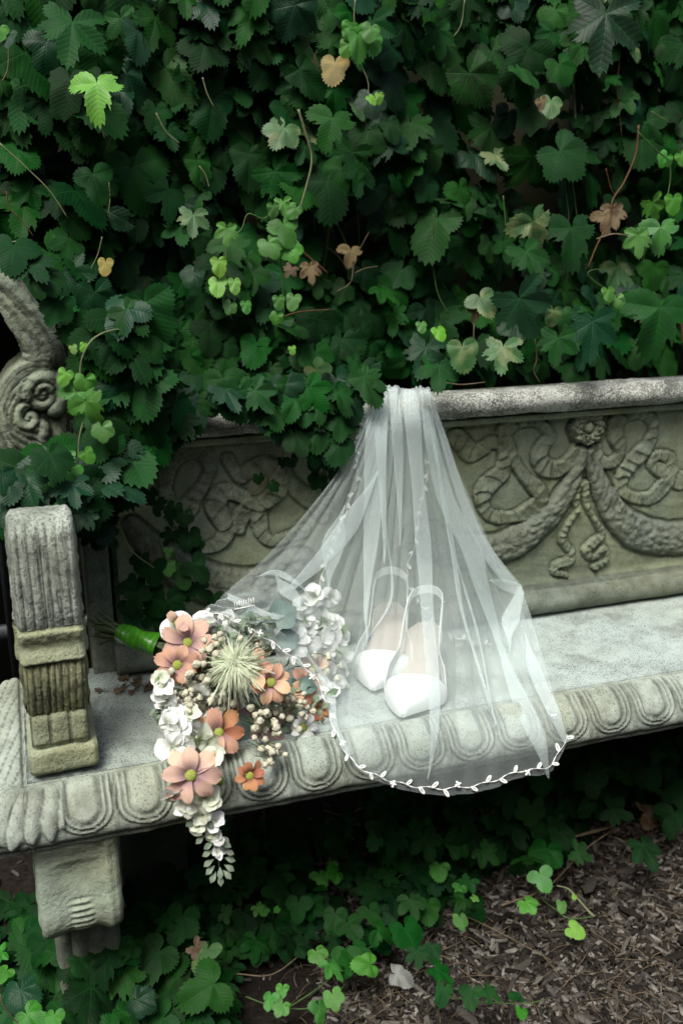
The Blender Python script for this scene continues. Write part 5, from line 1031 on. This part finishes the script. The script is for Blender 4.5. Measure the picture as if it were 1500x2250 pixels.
def ribbonmat():
    b = NB('green_satin_ribbon'); uv = b.n('ShaderNodeUVMap'); sp = b.n('ShaderNodeSeparateXYZ'); b.l(uv.outputs[0], sp.inputs[0]); wv = b.math('SINE', b.math('MULTIPLY', b.math('ADD', sp.outputs[0], b.math('MULTIPLY', b.noise(25, b.obj(), 3), .35)), 42.))
    n = b.noise(160, b.obj(), 3); c = b.mix(b.ramp(wv, [(.3, (0, 0, 0)), (1, (1, 1, 1))]), (.032, .15, .008), (.050, .21, .012)); return b.done(b.bsdf(c, .28, .6, b.bump(b.math('ADD', b.math('MULTIPLY', wv, .25), n), .3, .0006)))
M_RIBB = ribbonmat()
def petal_geo(L, W, cup=.25, tip=3, nu=7, nv=8, curl=.1, seed=0, base=.28, pw=.8):
    r = np.random.default_rng(seed); V = []; UVv = []
    for i in range(nv):
        t = i / (nv - 1)
        wd = W * (base + (1 - base) * math.sin(min(1, t * 1.15) ** pw * PI / 2)) * (1 if t < .8 else math.sqrt(max(0, 1 - ((t - .8) / .26) ** 2)) * .96 + .04)
        for j in range(nu):
            s = j / (nu - 1) * 2 - 1; ln = L * t * (1 - .10 * s * s) + (.05 * L * math.cos(s * PI * tip) if i == nv - 1 else 0)
            z = cup * W * (s * s) * (1 - .5 * t) + L * (.22 * math.sin(t * PI * .8) - curl * t * t) + .05 * W * math.sin(s * 7 + seed) * t + .10 * W * math.sin(s * 3.1 + seed * 2) * t * t
            V.append((s * wd, ln, z)); UVv.append((s, t))
    F = [tuple(int(x) for x in q) for q in grid_faces(nv, nu)]; UV = [UVv[i] for q in F for i in q]; return np.array(V), F, UV
_pm = {}
def petmesh(kind, mk, seed):
    key = (kind, mk, seed)
    if key not in _pm:
        a = {'cosmos': dict(L=1., W=.31, tip=2.5, curl=.15 + .1 * (seed % 2)), 'wide': dict(L=1., W=.62, cup=.45, tip=.5, curl=.25, base=.2), 'hood': dict(L=1., W=.6, cup=.9, tip=.5, curl=.5, base=.3), 'needle': dict(L=1., W=.014, nu=3, nv=8, tip=0, curl=.25 + .2 * (seed % 3), base=.8)}[kind]
        g = petal_geo(seed=seed, **a); _pm[key] = mesh('petal', g[0], g[1], uv=g[2], mat=PM[mk])
    return _pm[key]
def disk_mesh(name, r, h, mat, n=14):
    V = [(0, 0, h)]; F = []
    for i, (q, z) in enumerate(((.3, .97), (.62, .82), (.88, .5), (1., .05), (.3, -.9))):
        V += [(r * q * math.cos(2 * PI * j / n), r * q * math.sin(2 * PI * j / n), h * z) for j in range(n)]
    F = [(0, 1 + j, 1 + (j + 1) % n) for j in range(n)] + [tuple(int(x) + 1 for x in q)[::-1] for q in grid_faces(5, n, True)]
    return mesh(name, V, F, mat=mat)
CEN = disk_mesh('flower', .0073, .0052, M_CEN)
def tocam(p, tilt=(0, 0, 0)):
    d = CAM - np.asarray(p); d /= np.linalg.norm(d); d = d + np.array(tilt); return d / np.linalg.norm(d)
def cosmos(px, py, y, rpx, mk, n=8, tilt=(0, 0, 0), open_=.25, kind='cosmos', mk2=None, cs=1., label=None, jit=.24):
    rpx = rpx * .93
    p = wpx(px, py, y); R = rpx * np.linalg.norm(p - CAM) / FPX; nrm = tocam(p, tilt); m = frame(Vector(p) - BQ, nrm, rn(0, 6)); f = link('flower', CEN, bq, m @ Matrix.Diagonal((cs, cs, cs, 1)))
    if label: f['label'] = label
    inv = 1 / cs
    for k in range(n):
        a = k / n * 2 * PI + rng.normal(0, .07); el = open_ + rng.normal(0, jit); L = R * rn(.9, 1.06) * inv
        pm = Matrix.Rotation(a, 4, 'Z') @ Matrix.Translation((0, .0035 * inv, -.002 - .0016 * (k % 2))) @ Matrix.Rotation(el, 4, 'X') @ Matrix.Rotation(rng.normal(0, .2), 4, 'Y') @ Matrix.Diagonal((L * rn(.9, 1.1), L, L, 1))
        link('petal', petmesh(kind, (mk2 if mk2 and k in (0, 1) else mk), int(rng.integers(0, 4))), f, pm)
    return f
def blossom(px, py, y, rpx, mk='white', n=4, tilt=None, kind='wide', open_=.3):
    tilt = rng.normal(0, .5, 3) if tilt is None else tilt
    p = wpx(px, py, y); R = rpx * np.linalg.norm(p - CAM) / FPX; m = frame(Vector(p) - BQ, tocam(p, tilt), rn(0, 6)); s = .42; f = link('blossom', BUDC, bq, m @ Matrix.Diagonal((s, s, s, 1)))
    for k in range(n):
        a = k / n * 2 * PI + rng.normal(0, .2); L = R / s * rn(.8, 1.1)
        link('petal', petmesh(kind if k else 'hood', mk, int(rng.integers(0, 4))), f, Matrix.Rotation(a, 4, 'Z') @ Matrix.Rotation(open_ + rng.normal(0, .3), 4, 'X') @ Matrix.Diagonal((L, L, L, 1)))
BUDC = disk_mesh('blossom', .007, .006, PM['cream'])
cosmos(413, 1412, -.225, 60, 'pink', 7, (0, 0, .1), .2, label='dusty pink cosmos near the ribbon'); blossom(392, 1388, -.20, 42, 'white', 4, (-.1, 0, .2)); blossom(448, 1380, -.195, 34, 'white', 4, (.2, 0, .3)); cosmos(392, 1368, -.21, 36, 'pink', 2, (0, 0, .4), .8)
cosmos(390, 1462, -.25, 48, 'peach', 8, (-.1, 0, -.1), .15, label='peach cosmos on the left edge'); cosmos(447, 1448, -.215, 40, 'rust', 6, (.2, 0, 0), .2); cosmos(478, 1410, -.20, 30, 'rust', 5, (.2, 0, .3), .4)
cosmos(596, 1500, -.298, 44, 'peach', 8, (.1, 0, -.1), .25, mk2='orange', label='orange peach cosmos in the middle'); cosmos(562, 1475, -.284, 48, 'peach', 5, (-.2, 0, .5), .45)
cosmos(481, 1610, -.30, 56, 'peach', 7, (.1, 0, .05), .3, mk2='orange', label='peach cosmos over the seat edge'); cosmos(419, 1704, -.375, 62, 'pink', 8, (-.05, 0, .0), .12, label='large pale peach cosmos hanging at the seat edge', cs=1.1)
cosmos(548, 1705, -.36, 34, 'orange', 8, (.2, 0, -.1), .5, cs=.85, label='small orange cosmos hanging lowest on the right'); cosmos(666, 1598, -.29, 32, 'white', 7, (.3, 0, -.1), .25, cs=.75, label='small white cosmos with a yellow centre')
cosmos(585, 1596, -.265, 50, 'mauve', 6, (0, 0, .1), .2); cosmos(640, 1412, -.19, 44, 'white', 8, (-.1, 0, .4), .4, cs=.9); cosmos(668, 1505, -.225, 40, 'peach', 6, (.3, 0, 0), .3); cosmos(700, 1560, -.245, 26, 'orange', 7, (.4, 0, -.2), .7, cs=.7)
cosmos(655, 1555, -.24, 34, 'rust', 6, (.2, 0, .1), .3); cosmos(515, 1570, -.235, 36, 'mauve', 5, (0, 0, .2), .3); cosmos(560, 1440, -.20, 34, 'rust', 5, (.1, 0, .4), .4); cosmos(690, 1470, -.2, 36, 'pink', 6, (.3, 0, .2), .4)
for px, py, y, r in ((380, 1642, -.31, 34), (355, 1560, -.25, 22), (400, 1640, -.31, 26), (385, 1575, -.26, 26), (415, 1595, -.275, 28), (440, 1600, -.28, 24), (350, 1530, -.24, 20), (405, 1390, -.19, 26), (500, 1360, -.18, 24), (540, 1388, -.18, 20), (705, 1335, -.15, 24), (665, 1365, -.16, 26), (745, 1400, -.15, 24), (715, 1470, -.19, 24), (740, 1500, -.19, 22), (433, 1620, -.30, 32), (396, 1602, -.28, 30), (372, 1590, -.275, 26), (455, 1630, -.305, 24), (470, 1662, -.33, 28), (408, 1568, -.25, 26), (360, 1512, -.245, 26), (368, 1535, -.25, 24), (352, 1490, -.24, 20), (440, 1520, -.235, 28), (470, 1580, -.25, 26), (500, 1390, -.19, 26), (520, 1375, -.185, 22), (380, 1740, -.372, 30), (448, 1755, -.372, 30), (420, 1570, -.26, 28), (460, 1370, -.20, 30),
                     (690, 1312, -.155, 26), (668, 1328, -.155, 24), (643, 1342, -.16, 28), (628, 1362, -.165, 22), (678, 1382, -.165, 26), (715, 1362, -.15, 28), (728, 1398, -.155, 30), (700, 1402, -.165, 28), (712, 1425, -.17, 26), (752, 1442, -.165, 22), (755, 1470, -.17, 20), (695, 1512, -.215, 26), (722, 1522, -.215, 28), (705, 1440, -.18, 26), (735, 1375, -.15, 24), (650, 1392, -.18, 24), (675, 1410, -.18, 26), (725, 1310, -.14, 24), (740, 1420, -.16, 24)):
    blossom(px, py, y - (.028 if px < 510 and 1450 < py < 1700 else 0), r * 1.08, 'cream' if (py > 1600 and px > 420) or rng.random() < .1 else 'white', 4 if py > 1500 else 5)
# needle-petalled bloom
p = wpx(518, 1468, -.272); m = frame(Vector(p) - BQ, tocam(p, (-.1, .0, .55)), 0); mum = link('spiky_bloom', CEN, bq, m @ Matrix.Diagonal((.6, .6, .6, 1))); mum['label'] = 'spiky cream bloom with long needle petals'
for k in range(290):
    a = rn(0, 2 * PI) if k % 3 else rng.normal(PI, .7); L = rn(45, 80) * np.linalg.norm(p - CAM) / FPX / .6 * (1.0 if math.sin(a) < .3 else .8)
    link('petal', petmesh('needle', 'ivory', k % 6), mum, Matrix.Rotation(a, 4, 'Z') @ Matrix.Rotation(rn(-.45, 1.1), 4, 'X') @ Matrix.Rotation(rn(-.3, .3), 4, 'Z') @ Matrix.Diagonal((L * .9, L, L * rn(.6, 2.2), 1)))
nd = Acc(); ng = petal_geo(1., .011, nu=3, nv=5, tip=0, curl=.3, base=.8)
for k in range(520):
    a = rn(0, 2 * PI); L = rn(24, 60) * np.linalg.norm(p - CAM) / FPX; mm = np.array(m @ Matrix.Rotation(a, 4, 'Z') @ Matrix.Rotation(rn(-.5, 1.3), 4, 'X') @ Matrix.Rotation(rn(-.3, .3), 4, 'Z') @ Matrix.Diagonal((L, L, L * rn(.6, 2.4), 1)))
    nd.add(ng[0] @ mm[:3, :3].T + mm[:3, 3], ng[1], ng[2])
tag(link('fine_needles', nd.mesh('fine_needles', PM['ivory']), bq), kind='stuff')
# little cream buds
v, f = sph(1., 16, 11); v = v * (1 + .30 * rng.uniform(-1, 1, len(v)))[:, None]; BUDM = mesh('bud', v, f, mat=M_BUD)
bs = []
for cx_, cy_, rx, ry, n, y in ((425, 1510, 50, 55, 38, -.265), (400, 1540, 50, 45, 18, -.262), (480, 1430, 40, 40, 18, -.25), (640, 1555, 50, 50, 30, -.285), (585, 1600, 45, 55, 24, -.310), (600, 1660, 35, 28, 14, -.340), (470, 1550, 45, 30, 14, -.27), (410, 1590, 40, 20, 8, -.275), (545, 1420, 45, 25, 10, -.22), (575, 1560, 80, 20, 8, -.28), (700, 1480, 40, 60, 12, -.21), (740, 1490, 25, 30, 6, -.18)):
    for k in range(n): bs.append((cx_ + rng.normal(0, .5) * rx, cy_ + rng.normal(0, .5) * ry, y + rn(-.02, .012), rn(5.2, 8.2)))
stems = Acc()
for px, py, y, r in bs[:285]:
    p = wpx(px, py, y); s = r * 1.0 * np.linalg.norm(p - CAM) / FPX; link('bud', BUDM, bq, Matrix.Translation(Vector(p) - BQ) @ Matrix.Rotation(rn(0, 6), 4, (rn(-1, 1), rn(-1, 1), .5)) @ Matrix.Scale(s, 4))
    q = wpx(px + (470 - px) * .25 + rn(-15, 15), py - 22 + rn(-10, 20), y + .03); mid = (p + q) / 2 + rng.normal(0, .004, 3); v, f = tube(catmull([p, mid, q], 6), .0005, 4); stems.add(v - np.array(BQ), f)
for px, py, y, r in ((480, 1716, -.36, 11), (351, 1508, -.25, 10), (452, 1660, -.32, 9)):
    p = wpx(px, py, y); link('bud', mesh('bud', *sph(1.), mat=M_BUDG), bq, Matrix.Translation(Vector(p) - BQ) @ Matrix.Scale(r * 1.45 / FPX, 4))
# stems from the ribbon into the flowers and out behind the arm
ax0 = wpx(215, 1375, -.115); ax1 = wpx(268, 1392, -.135); ax2 = wpx(352, 1420, -.175); ax3 = wpx(460, 1470, -.22)
axd = ax2 - ax1; axd /= np.linalg.norm(axd); sx_ = np.cross(axd, [0, 0, 1]); sx_ /= np.linalg.norm(sx_); sy_ = np.cross(sx_, axd)
for k in range(26):
    a = rn(0, 2 * PI); r = .0115 * math.sqrt(rng.random()); o1 = (sx_ * math.cos(a) + sy_ * math.sin(a)) * r; o0 = o1 * rn(.9, 1.7); tgt = wpx(*[(rn(380, 680), rn(1400, 1640))][0], rn(-.25, -.2))
    P = catmull([ax0 + o0 + rng.normal(0, .004, 3), ax1 + o1, ax2 + o1 * 1.1, ax3 + o1 * 2 + rng.normal(0, .006, 3), .5 * (ax3 + tgt)], 22); v, f = tube(P, rn(.0012, .0026), 5); stems.add(v - np.array(BQ), f)
link('stem', stems.mesh('stem', M_TAN), bq)
nr, nc = 26, 36; t = np.linspace(-.06, 1.0, nr); a = np.linspace(0, 2 * PI, nc); V = []; UVv = []
for i in range(nr):
    cpt = ax1 + (ax2 - ax1) * t[i]; rr = .0140 - .0007 * math.sin(t[i] * 3) + .003 * t[i]
    for j in range(nc): V.append(cpt + (sx_ * math.cos(a[j]) + sy_ * math.sin(a[j])) * (rr + .0012 * math.sin(3 * a[j] + 9 * t[i]) + .0002 * math.sin(t[i] * 60 + a[j]))); UVv.append((t[i], a[j] / 6.28))
F = [tuple(int(x) for x in q) for q in grid_faces(nr, nc)]; me = mesh('ribbon', np.array(V) - np.array(BQ), F, uv=[UVv[i] for q in F for i in q], mat=M_RIBB); link('ribbon', me, bq)
# foliage
def sprig(px, py, y, rpx, mat, tilt=(0, 0, 0), W=.32, ang=None):
    key = ('sp', mat.name, round(W, 1))
    if key not in _pm: g = petal_geo(1., W, cup=.3, tip=0, nu=5, nv=9, curl=.2, base=.1, pw=1.2); g[0][:, 0] *= np.where(g[0][:, 1] > .6, 1 - ((g[0][:, 1] - .6) / .42) ** 2 * .85, 1); _pm[key] = mesh('leaf', g[0], g[1], uv=[(b_, a_ * .4) for a_, b_ in g[2]], mat=mat)
    p = wpx(px, py, y); s = rpx * np.linalg.norm(p - CAM) / FPX; nrm = tocam(p, tilt); m = frame(Vector(p) - BQ, nrm, rn(0, 6.28) if ang is None else ang, s); link('leaf', _pm[key], bq, m)
sprig(575, 1378, -.195, 85, M_SAGE2, (0, 0, .1), .45, R_(-62)); sprig(545, 1400, -.19, 60, M_SAGE2, (.2, 0, .2), .4, R_(-10)); sprig(590, 1420, -.2, 70, M_SAGE2, (.1, 0, .1), .4, R_(-75)); sprig(600, 1400, -.185, 55, M_SAGE2, (.3, 0, .2), .4, R_(30))
sprig(500, 1560, -.24, 85, M_SAGE2, (0, 0, .1), .35, R_(-140)); sprig(640, 1500, -.22, 60, M_SAGE2, (0, 0, .1), .35, R_(-100)); sprig(630, 1590, -.255, 50, M_SAGE2, (0, 0, .1), .35, R_(-60))
for k in range(60): sprig(rn(470, 590), rn(1355, 1425), -.20 - rn(0, .02), rn(20, 32), M_SAGE, rng.normal(0, .5, 3), .28)
for k in range(34): sprig(rn(335, 385), rn(1545, 1670), -.265 - rn(0, .02), rn(14, 26), M_SAGE, rng.normal(0, .5, 3), .28)
for k in range(40): sprig(rn(560, 720), rn(1520, 1640), -.255 - rn(0, .02), rn(20, 34), M_SAGE, rng.normal(0, .5, 3), .25)
for k in range(46): sprig(rn(390, 660), rn(1450, 1640), -.215 - rn(0, .02), rn(24, 40), M_SAGE, rng.normal(0, .5, 3), .25)
for k in range(24): sprig(rn(660, 760), rn(1370, 1540), -.18 - rn(0, .02), rn(18, 30), M_SAGE, rng.normal(0, .5, 3), .28)
cosmos(700, 1545, -.22, 24, 'rust', 6, (.3, 0, 0), .8, cs=.7)
# the strand that hangs below the seat edge
tr = [(425, 1745), (440, 1780), (458, 1812), (472, 1850), (480, 1890), (485, 1935)]
stem2 = catmull([wpx(a_, b_, -.374) for a_, b_ in tr], 30); v, f = tube(stem2, np.linspace(.0016, .0007, 30), 5); me = mesh('strand_stem', v - np.array(BQ), f, mat=M_SAGE); me.materials[0] = M_TAN; link('strand_stem', me, bq)
for px, py, r in ((412, 1780, 22), (402, 1785, 20), (446, 1790, 24), (436, 1812, 20), (432, 1802, 16), (465, 1765, 24), (476, 1806, 22), (480, 1838, 18), (468, 1832, 16), (478, 1876, 15), (490, 1850, 14)): blossom(px, py, -.376, r * 1.05, 'white' if py in (1806, 1838, 1876, 1785) else 'cream', 4, rng.normal(0, .35, 3), 'wide', .6)
for k, (px, py, an) in enumerate(((470, 1850, 120), (485, 1850, -120), (468, 1868, 115), (490, 1868, -115), (470, 1888, 120), (492, 1885, -110), (472, 1902, 130), (492, 1900, -125), (475, 1915, 150), (490, 1912, -140), (483, 1905, 180), (484, 1920, 180), (450, 1835, 130), (445, 1820, 100), (430, 1800, 120), (455, 1800, -150))): sprig(px, py, -.376, 24, M_SAGE, (0, 0, .2), .3, R_(an + 0))

lv = np.array([(0, 0, 0), (.5, .5, .08), (0, 1.1, -.1), (-.5, .5, .08)])
# ---- unseen hedge, added behind and beside the camera to cut low sky light
def hedge(name, path, h, label):
    P = catmull(path, 60); root = thing(name, (path[0][0], path[0][1], 0), label, 'light-blocking hedge'); n = len(P); T = np.gradient(P, axis=0); T /= np.linalg.norm(T, axis=1)[:, None]; Nr = np.stack([T[:, 1], -T[:, 0]], 1)
    prof = [(-.45, -.05), (-.5, h * .3), (-.48, h * .7), (-.4, h * .96), (0, h), (.4, h * .96), (.48, h * .7), (.5, h * .3), (.45, -.05)]; V = []
    for i in range(n):
        for a, z in prof:
            k = a * (1 + .25 * vnoise(i * .7, z * 2)); V.append((P[i, 0] + Nr[i, 0] * k, P[i, 1] + Nr[i, 1] * k, z * (1 + .04 * vnoise(i * .5, 3))))
    wpart('sky_blocker_mass', mesh('sky_blocker_mass', V, grid_faces(n, len(prof)), mat=M_BLOCKER), root)
    ac = Acc()
    for k in range(9000):
        i = rng.integers(0, n); a, z = rn(-.55, .55), rn(0, h); 
        if abs(a) < .45: (a, z) = (a, h * rn(.97, 1.03)) if rng.random() < .3 else (math.copysign(rn(.46, .56), a), z)
        p = np.array([P[i, 0] + Nr[i, 0] * a + rn(-.1, .1), P[i, 1] + Nr[i, 1] * a + rn(-.1, .1), z]); m = np.array(frame(p, rng.normal(0, 1, 3) + [0, 0, .6], rn(0, 6), rn(.05, .10))); ac.add(lv @ m[:3, :3].T + m[:3, 3], [(0, 1, 2, 3)], [(0, 0), (.5, .3), (1, 0), (.5, -.3)], rng.random())
    wpart('foliage', ac.mesh('foliage', L_MID, smooth=False, attr='rnd'), root)['kind'] = 'stuff'
M_BLOCKER = plain('sky_blocker_green', (.012, .03, .01), .9, .05, 12, .5, .6, .02)
hedge('sky_blocker_hedge', [(-5.0, 1.0), (-5.2, -2.5), (-4.6, -5.2), (-1.5, -6.0), (2.0, -5.8), (4.3, -4.6), (4.8, -2.0), (4.6, 1.0)], 4.2, 'tall hedge added out of view behind the viewer to block low sky light')
